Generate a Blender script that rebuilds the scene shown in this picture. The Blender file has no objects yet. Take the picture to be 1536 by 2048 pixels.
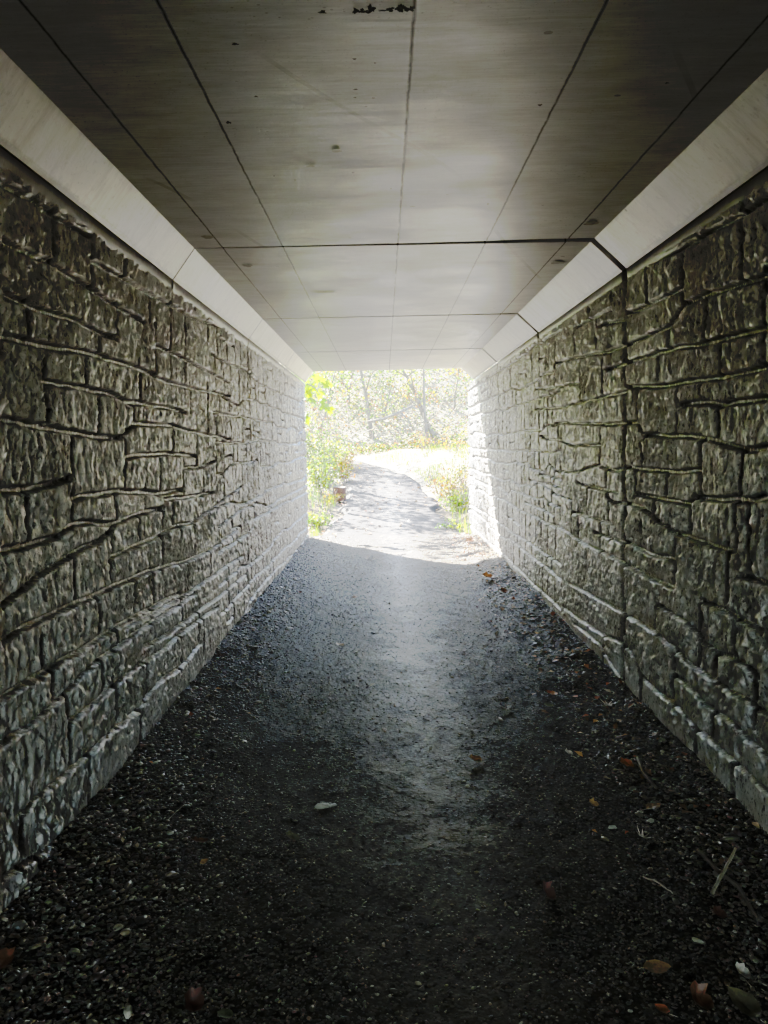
import bpy, math, random
import numpy as np
from mathutils import Matrix, Vector

random.seed(7)
rng = np.random.default_rng(11)
PI = math.pi
sc = bpy.context.scene
COL = sc.collection

# ------------------------------------------------------------------ camera
FPX, ROLL, W0, H0 = 1538.0, 0.021, 1536.0, 2048.0
CAM = np.array([0.0, 0.0, 1.65])
_u0, _v0 = 135 * math.sin(ROLL), 135 * math.cos(ROLL)
_psi, _th = -math.atan(_u0 / FPX), math.atan(_v0 / FPX)
CF = np.array([math.sin(_psi) * math.cos(_th), math.cos(_psi) * math.cos(_th), -math.sin(_th)])
_R0 = np.array([math.cos(_psi), -math.sin(_psi), 0.0])
_U0 = np.cross(_R0, CF)
CU = _U0 * math.cos(ROLL) + _R0 * math.sin(ROLL)
CR = _R0 * math.cos(ROLL) - _U0 * math.sin(ROLL)

def ray(px, py):
    return CF * FPX + CR * (px - W0 / 2) + CU * (H0 / 2 - py)
def at_x(px, py, x):
    d = ray(px, py); return CAM + d * (x / d[0])
def at_y(px, py, y):
    d = ray(px, py); return CAM + d * (y / d[1])
def at_z(px, py, z):
    d = ray(px, py); return CAM + d * ((z - CAM[2]) / d[2])

cd = bpy.data.cameras.new('camera')
cam = bpy.data.objects.new('camera', cd)
COL.objects.link(cam)
cam.matrix_world = Matrix(((CR[0], CU[0], -CF[0], CAM[0]), (CR[1], CU[1], -CF[1], CAM[1]), (CR[2], CU[2], -CF[2], CAM[2]), (0, 0, 0, 1)))
cd.sensor_fit = 'VERTICAL'
cd.sensor_height = 36.0
cd.lens = FPX / H0 * 36.0
cd.clip_start = 0.05
cd.clip_end = 2000
sc.camera = cam

# ------------------------------------------------------------------ dimensions
JOINTS = [-10.0, 2.26, 5.07, 7.86, 10.65, 13.44]     # joints between the precast sections
Y0, Y1 = JOINTS[0], JOINTS[-1]
XL, XR = -1.385, 1.612                              # back plane of the stone relief
ZC = 2.93                                           # soffit
CL, CRX = -1.193, 1.366                             # soffit corners
HLX, HRX, HZ = -1.339, 1.573, 2.735                 # lower edge of the haunches
LIPZ = 2.645
SUN = np.array([2.83, -3.8, -3.65]); SUN /= np.linalg.norm(SUN)

# ------------------------------------------------------------------ numeric helpers
def sstep(a, b, x):
    t = np.clip((x - a) / (b - a), 0, 1); return t * t * (3 - 2 * t)
def _hash(i, j, seed):
    n = (i.astype(np.int64) * 374761393 + j.astype(np.int64) * 668265263 + seed * 982451653) & 0x7fffffff
    n = ((n ^ (n >> 13)) * 1274126177) & 0x7fffffff
    return ((n ^ (n >> 16)) & 0xffff) / 65535.0
def vnoise(u, v, seed=0):
    u = np.asarray(u, float); v = np.asarray(v, float)
    i = np.floor(u); j = np.floor(v); fu = u - i; fv = v - j
    fu = fu * fu * fu * (fu * (fu * 6 - 15) + 10); fv = fv * fv * fv * (fv * (fv * 6 - 15) + 10)
    a = _hash(i, j, seed); b = _hash(i + 1, j, seed); c = _hash(i, j + 1, seed); d = _hash(i + 1, j + 1, seed)
    return (a * (1 - fu) + b * fu) * (1 - fv) + (c * (1 - fu) + d * fu) * fv
def fbm(u, v, o=4, seed=0):
    s = 0; a = 0.5; t = 0
    for k in range(o):
        s = s + a * vnoise(u * 2 ** k + 17.3 * k, v * 2 ** k - 9.1 * k, seed + k); t += a; a *= 0.5
    return s / t

# ------------------------------------------------------------------ object helpers
def tag(o, label=None, cat=None, group=None, kind=None):
    if label: o['label'] = label
    if cat: o['category'] = cat
    if group: o['group'] = group
    if kind: o['kind'] = kind
    return o
def empty(name, loc=(0, 0, 0), rot=(0, 0, 0)):
    o = bpy.data.objects.new(name, None); o.location = loc; o.rotation_euler = rot
    o.empty_display_size = 0.1
    COL.objects.link(o); return o
def mesh_obj(name, verts, faces, mat, parent=None, smooth=False, color=None, attr=None, world=True):
    """faces: int array (n,k) or list of tuples. Coordinates are world coordinates unless world=False."""
    me = bpy.data.meshes.new(name)
    v = np.asarray(verts, np.float32).reshape(-1, 3)
    if isinstance(faces, np.ndarray):
        n, k = faces.shape
        me.vertices.add(len(v)); me.vertices.foreach_set('co', v.ravel())
        me.loops.add(n * k); me.loops.foreach_set('vertex_index', faces.astype(np.int32).ravel())
        me.polygons.add(n)
        me.polygons.foreach_set('loop_start', np.arange(0, n * k, k, dtype=np.int32))
        me.polygons.foreach_set('loop_total', np.full(n, k, np.int32))
        me.update(calc_edges=True); me.validate()
    else:
        me.from_pydata([tuple(p) for p in v.tolist()], [], faces); me.update()
    if smooth:
        me.polygons.foreach_set('use_smooth', np.ones(len(me.polygons), bool))
    if color is not None:
        ca = me.color_attributes.new('Col', 'FLOAT_COLOR', 'POINT')
        c = np.ones((len(v), 4), np.float32); c[:, :3] = color
        ca.data.foreach_set('color', c.ravel())
    if attr is not None:
        for nm, val in attr.items():
            fa = me.attributes.new(nm, 'FLOAT', 'POINT')
            fa.data.foreach_set('value', np.asarray(val, np.float32).ravel())
    if mat: me.materials.append(mat)
    o = bpy.data.objects.new(name, me); COL.objects.link(o)
    if parent is not None:
        o.parent = parent
        if world:
            bpy.context.view_layer.update()
            o.matrix_parent_inverse = parent.matrix_world.inverted()
    return o
def grid_faces(nu, nv, flip=False):
    i = np.arange(nu - 1)[:, None] * nv + np.arange(nv - 1)[None, :]
    i = i.ravel()
    f = np.stack([i, i + nv, i + nv + 1, i + 1], 1)
    return f[:, ::-1].copy() if flip else f
class MB:
    """collects shapes, builds ONE mesh"""
    def __init__(s): s.v = []; s.f = []
    def add(s, v, f):
        n = len(s.v); s.v += [tuple(p) for p in v]; s.f += [tuple(i + n for i in q) for q in f]
    def tube(s, pts, radii, k=8, cap=True):
        pts = [Vector(p) for p in pts]; n0 = len(s.v); up = Vector((0.13, 0.21, 1)).normalized()
        for a, p in enumerate(pts):
            d = (pts[min(a + 1, len(pts) - 1)] - pts[max(a - 1, 0)]).normalized()
            e = d.cross(up)
            if e.length < 0.05: e = d.cross(Vector((1, 0, 0)))
            e.normalize(); g = d.cross(e)
            for q in range(k):
                t = 2 * PI * q / k
                s.v.append(tuple(p + (e * math.cos(t) + g * math.sin(t)) * radii[a]))
        for a in range(len(pts) - 1):
            for q in range(k):
                b = n0 + a * k
                s.f.append((b + q, b + (q + 1) % k, b + k + (q + 1) % k, b + k + q))
        if cap:
            s.f.append(tuple(n0 + q for q in range(k))[::-1]); b = n0 + (len(pts) - 1) * k
            s.f.append(tuple(b + q for q in range(k)))
    def prism(s, prof, y0, y1):
        """closed (x,z) profile extruded along y"""
        n = len(prof); n0 = len(s.v)
        for y in (y0, y1):
            for x, z in prof: s.v.append((x, y, z))
        for i in range(n):
            j = (i + 1) % n
            s.f.append((n0 + i, n0 + j, n0 + n + j, n0 + n + i))
        s.f.append(tuple(n0 + i for i in range(n))[::-1]); s.f.append(tuple(n0 + n + i for i in range(n)))
    def build(s, name, mat, parent=None, smooth=False, **k):
        o = mesh_obj(name, s.v, s.f, mat, parent, smooth, **k)
        return o

# ------------------------------------------------------------------ material helpers
class NT:
    def __init__(s, name):
        s.m = bpy.data.materials.new(name); s.m.use_nodes = True
        s.t = s.m.node_tree; s.n = s.t.nodes; s.n.clear()
        s.out = s.n.new('ShaderNodeOutputMaterial')
    def node(s, typ, ins=None, **props):
        n = s.n.new(typ)
        for k, v in props.items(): setattr(n, k, v)
        for k, v in (ins or {}).items():
            if isinstance(v, bpy.types.NodeSocket): s.t.links.new(v, n.inputs[k])
            else: n.inputs[k].default_value = v
        return n
    def math(s, op, a, b=None, c=None, clamp=False):
        ins = {0: a}
        if b is not None: ins[1] = b
        if c is not None: ins[2] = c
        return s.node('ShaderNodeMath', ins, operation=op, use_clamp=clamp).outputs[0]
    def pos(s): return s.node('ShaderNodeNewGeometry').outputs['Position']
    def mapped(s, scale, loc=(0, 0, 0)):
        return s.node('ShaderNodeMapping', {'Vector': s.pos(), 'Scale': scale, 'Location': loc}).outputs[0]
    def noise(s, vec, scale, detail=4, rough=0.55):
        return s.node('ShaderNodeTexNoise', {'Vector': vec, 'Scale': scale, 'Detail': detail, 'Roughness': rough}).outputs['Fac']
    def ramp(s, fac, stops):
        n = s.node('ShaderNodeValToRGB', {'Fac': fac}); e = n.color_ramp.elements
        while len(e) < len(stops): e.new(0.5)
        for i, (p, c) in enumerate(stops):
            e[i].position = p; e[i].color = (c, c, c, 1) if isinstance(c, (int, float)) else (*c, 1)
        return n.outputs['Color']
    def mix(s, fac, a, b, blend='MIX'):
        n = s.node('ShaderNodeMix', data_type='RGBA', blend_type=blend)
        for sock, v in ((n.inputs[0], fac), (n.inputs[6], a), (n.inputs[7], b)):
            if isinstance(v, bpy.types.NodeSocket): s.t.links.new(v, sock)
            elif isinstance(v, (int, float)): sock.default_value = v if sock.type == 'VALUE' else (v, v, v, 1)
            else: sock.default_value = (*v, 1)
        return n.outputs[2]
    def bump(s, h, strength, dist, normal=None):
        ins = {'Height': h, 'Strength': strength, 'Distance': dist}
        if normal is not None: ins['Normal'] = normal
        return s.node('ShaderNodeBump', ins).outputs[0]
    def bsdf(s, color, rough, normal=None, spec=0.5):
        b = s.node('ShaderNodeBsdfPrincipled')
        for k, v in (('Base Color', color), ('Roughness', rough), ('Specular IOR Level', spec), ('Normal', normal)):
            if v is None: continue
            if isinstance(v, bpy.types.NodeSocket): s.t.links.new(v, b.inputs[k])
            elif k == 'Base Color': b.inputs[k].default_value = (*v, 1)
            else: b.inputs[k].default_value = v
        s.t.links.new(b.outputs[0], s.out.inputs[0]); return b

def mat_stone():
    t = NT('stone_concrete'); p = t.pos()
    big = t.noise(p, 0.9, 5); mid = t.noise(p, 7, 6, 0.65); fine = t.noise(p, 52, 4, 0.7)
    col = t.ramp(mid, [(0.25, (0.60, 0.575, 0.545)), (0.55, (0.79, 0.765, 0.735)), (0.8, (0.88, 0.86, 0.835))])
    tone = t.noise(t.mapped((2.2, 2.2, 3.4)), 1.0, 2); col = t.mix(t.ramp(tone, [(0.38, 0.3), (0.62, 0.0)]), col, (0.45, 0.42, 0.36))
    drip = t.noise(t.mapped((9, 9, 0.5)), 1.0, 4, 0.6); col = t.mix(t.ramp(drip, [(0.55, 0.0), (0.75, 0.3)]), col, (0.32, 0.30, 0.26))
    # faint green film high on the wall, brown soil film low down
    z = t.node('ShaderNodeSeparateXYZ', {0: p}).outputs[2]
    moss = t.math('MULTIPLY', t.ramp(big, [(0.48, 0.0), (0.68, 1.0)]), t.ramp(t.math('DIVIDE', z, 3.0), [(0.35, 0.0), (0.8, 1.0)]))
    col = t.mix(t.math('MULTIPLY', moss, 0.2), col, (0.42, 0.44, 0.25))
    soil = t.ramp(t.math('ADD', z, t.math('MULTIPLY', mid, 0.5)), [(0.25, 1.0), (0.95, 0.0)])
    col = t.mix(t.math('MULTIPLY', soil, 0.22), col, (0.42, 0.35, 0.26))
    yy = t.node('ShaderNodeSeparateXYZ', {0: p}).outputs[1]
    col = t.mix(1.0, col, t.ramp(t.math('DIVIDE', t.math('MULTIPLY_ADD', big, 2.0, yy), 16.0), [(0.45, 1.0), (0.85, 0.46)]), 'MULTIPLY')  # wall colour darkened toward the exit to hold back its brightness
    col = t.mix(t.ramp(t.math('DIVIDE', t.math('MULTIPLY_ADD', mid, 0.8, yy), 16.0), [(0.79, 0.0), (0.86, 0.85)]), col, (0.15, 0.15, 0.15))  # sunlit mouth end darkened in the colour against burn-out
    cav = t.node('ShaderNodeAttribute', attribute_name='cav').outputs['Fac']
    col = t.mix(cav, col, (0.045, 0.04, 0.032))  # joint dirt, plus the shade of hollows put into the colour
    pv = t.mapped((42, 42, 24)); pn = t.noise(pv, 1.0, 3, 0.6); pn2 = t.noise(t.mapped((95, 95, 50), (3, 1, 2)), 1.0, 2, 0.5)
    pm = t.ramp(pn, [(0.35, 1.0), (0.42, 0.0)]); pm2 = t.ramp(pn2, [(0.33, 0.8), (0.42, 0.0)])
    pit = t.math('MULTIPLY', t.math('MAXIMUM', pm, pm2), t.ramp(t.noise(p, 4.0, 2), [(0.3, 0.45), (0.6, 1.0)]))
    col = t.mix(t.math('MULTIPLY', pit, 0.85), col, (0.075, 0.068, 0.056))  # shade of the small pits put into the colour
    crest = t.ramp(pn, [(0.54, 0.0), (0.66, 0.7)]); col = t.mix(crest, col, (0.86, 0.84, 0.80))  # highlights on raised grain painted in as paler colour
    b1 = t.bump(t.math('SUBTRACT', mid, t.math('MULTIPLY', pit, 0.5)), 0.6, 0.014)
    b2 = t.bump(fine, 0.6, 0.005, b1)
    rough = t.ramp(fine, [(0.2, 0.30), (0.8, 0.54)])
    t.bsdf(col, rough, b2, 0.75)
    return t.m

SEAMS = [-0.788 * 1.28, -0.487 * 1.28, 0.091 * 1.28, 0.531 * 1.28, 0.938 * 1.28]
def mat_soffit():
    t = NT('soffit_concrete'); p = t.pos()
    sx = t.node('ShaderNodeSeparateXYZ', {0: p}).outputs[0]
    streak = t.noise(t.mapped((1.1, 9, 1)), 1.0, 5, 0.6)
    cloud = t.noise(p, 1.6, 4)
    fine = t.noise(t.mapped((14, 60, 1)), 1.0, 4, 0.6)
    col = t.ramp(streak, [(0.25, (0.48, 0.495, 0.52)), (0.75, (0.60, 0.615, 0.64))])
    col = t.mix(t.ramp(cloud, [(0.35, 0.0), (0.7, 0.5)]), col, (0.67, 0.67, 0.67))
    blot = t.noise(t.mapped((2.2, 4.5, 1)), 1.0, 7, 0.7)
    col = t.mix(t.ramp(blot, [(0.44, 0.0), (0.66, 0.55)]), col, (0.33, 0.33, 0.32))
    col = t.mix(t.ramp(t.noise(t.mapped((0.8, 16, 1), (3, 0, 0)), 1.0, 6, 0.7), [(0.52, 0.0), (0.7, 0.5)]), col, (0.36, 0.35, 0.325))
    grain = t.noise(t.mapped((6, 75, 1)), 1.0, 4, 0.7); col = t.mix(1.0, col, t.ramp(grain, [(0.3, 0.80), (0.7, 1.12)]), 'MULTIPLY')
    pore = t.noise(p, 120, 3, 0.6); col = t.mix(t.ramp(pore, [(0.30, 0.5), (0.38, 0.0)]), col, (0.14, 0.14, 0.135))
    wob = t.math('MULTIPLY', t.math('SUBTRACT', t.noise(p, 9.0, 5, 0.7), 0.5), 0.014)
    brk = t.noise(p, 9.0, 5, 0.7)
    dark = None; ridge = None
    for k, x in enumerate(SEAMS):
        d = t.math('ABSOLUTE', t.math('SUBTRACT', t.math('ADD', sx, wob), x))
        w = 0.0075 if k == 2 else 0.0065
        m = t.math('SUBTRACT', 1.0, t.math('DIVIDE', d, w), clamp=True)
        r = t.math('SUBTRACT', 1.0, t.math('DIVIDE', d, w * 2.4), clamp=True)
        dark = m if dark is None else t.math('MAXIMUM', dark, m)
        ridge = r if ridge is None else t.math('MAXIMUM', ridge, r)
    gate = t.ramp(brk, [(0.30, 0.65), (0.5, 1.0)])
    dark = t.math('MULTIPLY', t.math('POWER', dark, 0.5), gate)
    # air pits, scuffs
    pv = t.node('ShaderNodeTexVoronoi', {'Vector': t.mapped((5.5, 8, 1)), 'Scale': 1.0, 'Randomness': 1.0})
    pd = t.math('ADD', pv.outputs['Distance'], t.math('MULTIPLY', t.noise(p, 30, 2), 0.09))
    rs = t.node('ShaderNodeSeparateColor', {0: pv.outputs['Color']}).outputs[0]
    pit = t.math('LESS_THAN', pd, t.math('MULTIPLY', t.math('POWER', rs, 4.0), 0.13))
    fleck = t.math('LESS_THAN', t.node('ShaderNodeTexVoronoi', {'Vector': t.mapped((26, 40, 1)), 'Scale': 1.0}).outputs['Distance'],
                   t.ramp(t.noise(p, 2.2, 3), [(0.42, 0.0), (0.72, 0.20)]))
    spots = t.math('MAXIMUM', pit, t.math('MULTIPLY', fleck, 0.6))
    sv = t.node('ShaderNodeTexWave', {'Vector': t.node('ShaderNodeMapping', {'Vector': p, 'Rotation': (0, 0, 0.6)}).outputs[0], 'Scale': 0.22, 'Distortion': 9.0, 'Detail': 2.0, 'Detail Scale': 0.6}, wave_type='BANDS').outputs['Fac']
    scr = t.math('MULTIPLY', t.math('GREATER_THAN', sv, 0.9990), t.ramp(t.noise(p, 1.3, 2), [(0.45, 0.0), (0.55, 0.45)]))
    col = t.mix(t.math('MULTIPLY', t.math('MAXIMUM', spots, scr), 0.85), col, (0.06, 0.058, 0.05))
    col = t.mix(dark, col, (0.015, 0.014, 0.012))
    h = t.math('ADD', t.math('MULTIPLY', streak, 0.8), t.math('MULTIPLY', fine, 0.12))
    b = t.bump(h, 0.16, 0.02)
    h2 = t.math('SUBTRACT', t.math('MULTIPLY', t.math('MULTIPLY', ridge, gate), t.math('SUBTRACT', t.noise(p, 18, 2), 0.62)), t.math('MULTIPLY', spots, 1.2))
    b = t.bump(h2, 0.8, 0.0025, b)
    rough = t.ramp(cloud, [(0.3, 0.38), (0.7, 0.52)])
    t.bsdf(col, rough, b, t.math('MULTIPLY_ADD', dark, -0.6, 0.6)).inputs['IOR'].default_value = 2.1
    return t.m

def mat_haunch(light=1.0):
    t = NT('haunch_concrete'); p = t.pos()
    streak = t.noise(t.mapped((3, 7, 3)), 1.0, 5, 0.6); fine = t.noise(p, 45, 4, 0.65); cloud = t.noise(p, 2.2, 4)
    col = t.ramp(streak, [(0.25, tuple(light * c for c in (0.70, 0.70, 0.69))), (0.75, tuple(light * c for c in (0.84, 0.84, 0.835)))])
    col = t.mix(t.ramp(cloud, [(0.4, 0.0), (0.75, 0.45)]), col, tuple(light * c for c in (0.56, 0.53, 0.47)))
    v = t.node('ShaderNodeTexVoronoi', {'Vector': p, 'Scale': 8.0})
    rs = t.node('ShaderNodeSeparateColor', {0: v.outputs['Color']}).outputs[0]
    pit = t.math('LESS_THAN', t.math('ADD', v.outputs['Distance'], t.math('MULTIPLY', fine, 0.06)), t.math('MULTIPLY', t.math('POWER', rs, 4.0), 0.13))
    col = t.mix(t.math('MULTIPLY', pit, 0.8), col, (0.10, 0.095, 0.08))
    edge = t.ramp(t.math('ADD', t.node('ShaderNodeAttribute', attribute_name='grime_crack').outputs['Fac'], t.math('MULTIPLY', t.math('SUBTRACT', t.noise(p, 14, 5, 0.7), 0.5), 0.7)), [(0.30, 0.0), (0.65, 1.0)])
    col = t.mix(t.math('MULTIPLY', edge, 0.8), col, (0.14, 0.13, 0.11))
    drip = t.noise(t.mapped((2, 11, 2)), 1.0, 6, 0.7); col = t.mix(t.ramp(drip, [(0.48, 0.0), (0.72, 0.65)]), col, tuple(light * c for c in (0.42, 0.41, 0.38)))
    col = t.mix(t.ramp(t.noise(p, 26, 5, 0.75), [(0.56, 0.0), (0.70, 0.55)]), col, tuple(light * c for c in (0.38, 0.37, 0.34)))
    h = t.math('ADD', t.math('MULTIPLY', streak, 0.6), t.math('SUBTRACT', t.math('MULTIPLY', fine, 0.1), t.math('MULTIPLY', pit, 0.3)))
    t.bsdf(col, 0.42, t.bump(h, 0.25, 0.02), 0.5)
    return t.m

def mat_plain(name, c1, c2, scale=8, rough=0.8, bump=0.3, dist=0.01, spec=0.4, stretch=(1, 1, 1)):
    t = NT(name); v = t.mapped(stretch)
    n = t.noise(v, scale, 6, 0.65)
    col = t.ramp(n, [(0.3, c1), (0.7, c2)])
    t.bsdf(col, rough, t.bump(n, bump, dist), spec)
    return t.m

def mat_path():
    t = NT('gravel_path'); p = t.pos()
    y = t.node('ShaderNodeSeparateXYZ', {0: p}).outputs[1]
    big = t.noise(p, 1.7, 4); mid = t.noise(p, 22, 5, 0.7); 
    v1 = t.node('ShaderNodeTexVoronoi', {'Vector': p, 'Scale': 95.0}); v2 = t.node('ShaderNodeTexVoronoi', {'Vector': p, 'Scale': 48.0})
    cell = t.node('ShaderNodeSeparateColor', {0: v1.outputs['Color']}).outputs[0]
    dirt = t.ramp(mid, [(0.3, (0.024, 0.0165, 0.008)), (0.7, (0.056, 0.040, 0.021))])
    chip = t.ramp(cell, [(0.0, (0.012, 0.010, 0.008)), (0.7, (0.036, 0.031, 0.024)), (1.0, (0.16, 0.145, 0.115))])
    col = t.mix(t.ramp(big, [(0.35, 0.35), (0.65, 0.8)]), dirt, chip)
    exit_glow = t.ramp(t.math('DIVIDE', t.math('MULTIPLY_ADD', big, 3.0, y), 20.0), [(0.30, 0.0), (0.64, 1.0)])  # floor brightness toward the exit put into the gravel colour
    col = t.mix(t.math('MULTIPLY', exit_glow, 0.3), col, t.ramp(cell, [(0.0, (0.03, 0.028, 0.026)), (1.0, (0.085, 0.080, 0.074))]))
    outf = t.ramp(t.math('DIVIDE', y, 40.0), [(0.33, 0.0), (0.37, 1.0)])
    col = t.mix(outf, col, t.mix(0.75, col, (0.024, 0.023, 0.025)))  # shade on the outside stretch deepened in the colour
    h = t.math('ADD', t.math('MULTIPLY', v1.outputs['Distance'], -0.5), t.math('ADD', t.math('MULTIPLY', v2.outputs['Distance'], -0.8), t.math('MULTIPLY', mid, 1.2)))
    wet = t.ramp(t.noise(t.mapped((1.6, 0.5, 1)), 1.0, 3), [(0.4, 0.0), (0.62, 1.0)])
    xx = t.math('ADD', t.node('ShaderNodeSeparateXYZ', {0: p}).outputs[0], t.math('MULTIPLY', t.math('SUBTRACT', t.noise(t.mapped((2, 0.8, 1)), 1.0, 4), 0.5), 0.5))
    track = t.math('SUBTRACT', 1.0, t.math('DIVIDE', t.math('ABSOLUTE', t.math('SUBTRACT', xx, 0.19)), 0.46), clamp=True)
    track = t.math('MULTIPLY', t.math('SMOOTHSTEP' if False else 'POWER', track, 1.3), t.ramp(t.noise(t.mapped((3.0, 1.6, 1)), 1.0, 5, 0.65), [(0.3, 0.35), (0.6, 1.0)]))
    worn = track
    track = t.math('MULTIPLY', track, t.ramp(t.math('DIVIDE', y, 14.0), [(0.10, 0.35), (0.45, 1.0)]))
    rough = t.mix(track, t.ramp(cell, [(0.0, 0.75), (1.0, 0.55)]), t.ramp(mid, [(0.3, 0.46), (0.7, 0.62)]))
    spec = t.math('MULTIPLY_ADD', track, 0.30, 0.10)
    col = t.mix(t.math('MULTIPLY', worn, 0.5), col, t.ramp(mid, [(0.3, (0.05, 0.038, 0.022)), (0.7, (0.115, 0.090, 0.056))]))
    t.bsdf(col, rough, t.bump(t.math('ADD', h, t.math('MULTIPLY', t.noise(p, 160, 3, 0.7), 0.8)), t.math('MULTIPLY_ADD', track, -0.20, 0.75), 0.005), spec)
    return t.m

def mat_attr(name, rough=0.6, translucent=0.0, spec=0.4, var=0.25, scale=40):
    """base colour from the colour attribute, broken up by noise; optional leaf translucency"""
    t = NT(name); p = t.pos()
    c = t.node('ShaderNodeAttribute', attribute_name='Col').outputs['Color']
    n = t.noise(p, scale, 5, 0.65)
    c = t.mix(1.0, c, t.ramp(n, [(0.25, 1 - var), (0.75, 1 + var)]), 'MULTIPLY')
    b = t.bsdf(c, rough, t.bump(n, 0.3, 0.003), spec)
    if translucent:
        tr = t.node('ShaderNodeBsdfTranslucent', {'Color': c})
        mx = t.node('ShaderNodeMixShader', {0: translucent, 1: b.outputs[0], 2: tr.outputs[0]})
        t.t.links.new(mx.outputs[0], t.out.inputs[0])
    return t.m

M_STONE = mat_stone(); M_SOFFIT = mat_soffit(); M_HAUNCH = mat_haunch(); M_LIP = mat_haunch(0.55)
M_PATH = mat_path()
M_GRAVEL = mat_attr('pebble_stone', 0.38, 0, 0.5, 0.3, 60)
M_LEAF = mat_attr('live_leaf', 0.45, 0.55, 0.4, 0.2, 12)
M_DRYLEAF = mat_attr('dry_leaf', 0.48, 0.2, 0.45, 0.35, 70)
M_BARK = mat_plain('bark', (0.13, 0.115, 0.10), (0.28, 0.25, 0.215), 14, 0.9, 0.7, 0.02, 0.2, (1, 1, 0.25))
M_TWIG = mat_plain('twig_bark', (0.15, 0.125, 0.10), (0.32, 0.28, 0.23), 20, 0.85, 0.3, 0.01, 0.2)
M_STICK = mat_plain('stick_wood', (0.22, 0.18, 0.13), (0.42, 0.37, 0.28), 35, 0.7, 0.5, 0.004, 0.35, (1, 1, 1))
M_DARKSTICK = mat_plain('dark_stick_wood', (0.10, 0.08, 0.06), (0.20, 0.165, 0.125), 35, 0.7, 0.5, 0.004, 0.35)
M_POST = mat_plain('cut_post_wood', (0.07, 0.028, 0.018), (0.14, 0.060, 0.040), 16, 0.85, 0.6, 0.01, 0.2, (1, 1, 0.15))
M_POSTTOP = mat_plain('post_end_grain', (0.20, 0.15, 0.11), (0.32, 0.25, 0.19), 30, 0.8, 0.3, 0.005, 0.2)
def mat_ground():
    t = NT('leafy_soil'); p = t.pos(); n = t.noise(p, 5, 6, 0.7); m = t.noise(p, 1.1, 3)
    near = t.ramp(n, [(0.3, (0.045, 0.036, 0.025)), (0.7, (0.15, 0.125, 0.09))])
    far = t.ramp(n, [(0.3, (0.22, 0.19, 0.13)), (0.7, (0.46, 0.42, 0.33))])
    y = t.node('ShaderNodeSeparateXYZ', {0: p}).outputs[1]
    f = t.ramp(t.math('DIVIDE', t.math('MULTIPLY_ADD', m, 5.0, y), 40.0), [(0.48, 0.0), (0.66, 1.0)])  # soil paled with distance to balance the light reaching the tunnel
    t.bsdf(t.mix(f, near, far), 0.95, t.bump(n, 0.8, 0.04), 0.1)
    return t.m
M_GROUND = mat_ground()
M_EARTH = mat_plain('embankment_grass', (0.05, 0.07, 0.025), (0.14, 0.14, 0.06), 3, 0.95, 0.8, 0.05, 0.1)
M_STAIN = mat_plain('mould_stain', (0.012, 0.012, 0.011), (0.05, 0.048, 0.042), 60, 0.75, 0.2, 0.002, 0.2)
M_STAIN2 = mat_plain('damp_stain', (0.17, 0.165, 0.15), (0.34, 0.33, 0.30), 40, 0.45, 0.2, 0.002, 0.4)

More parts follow.
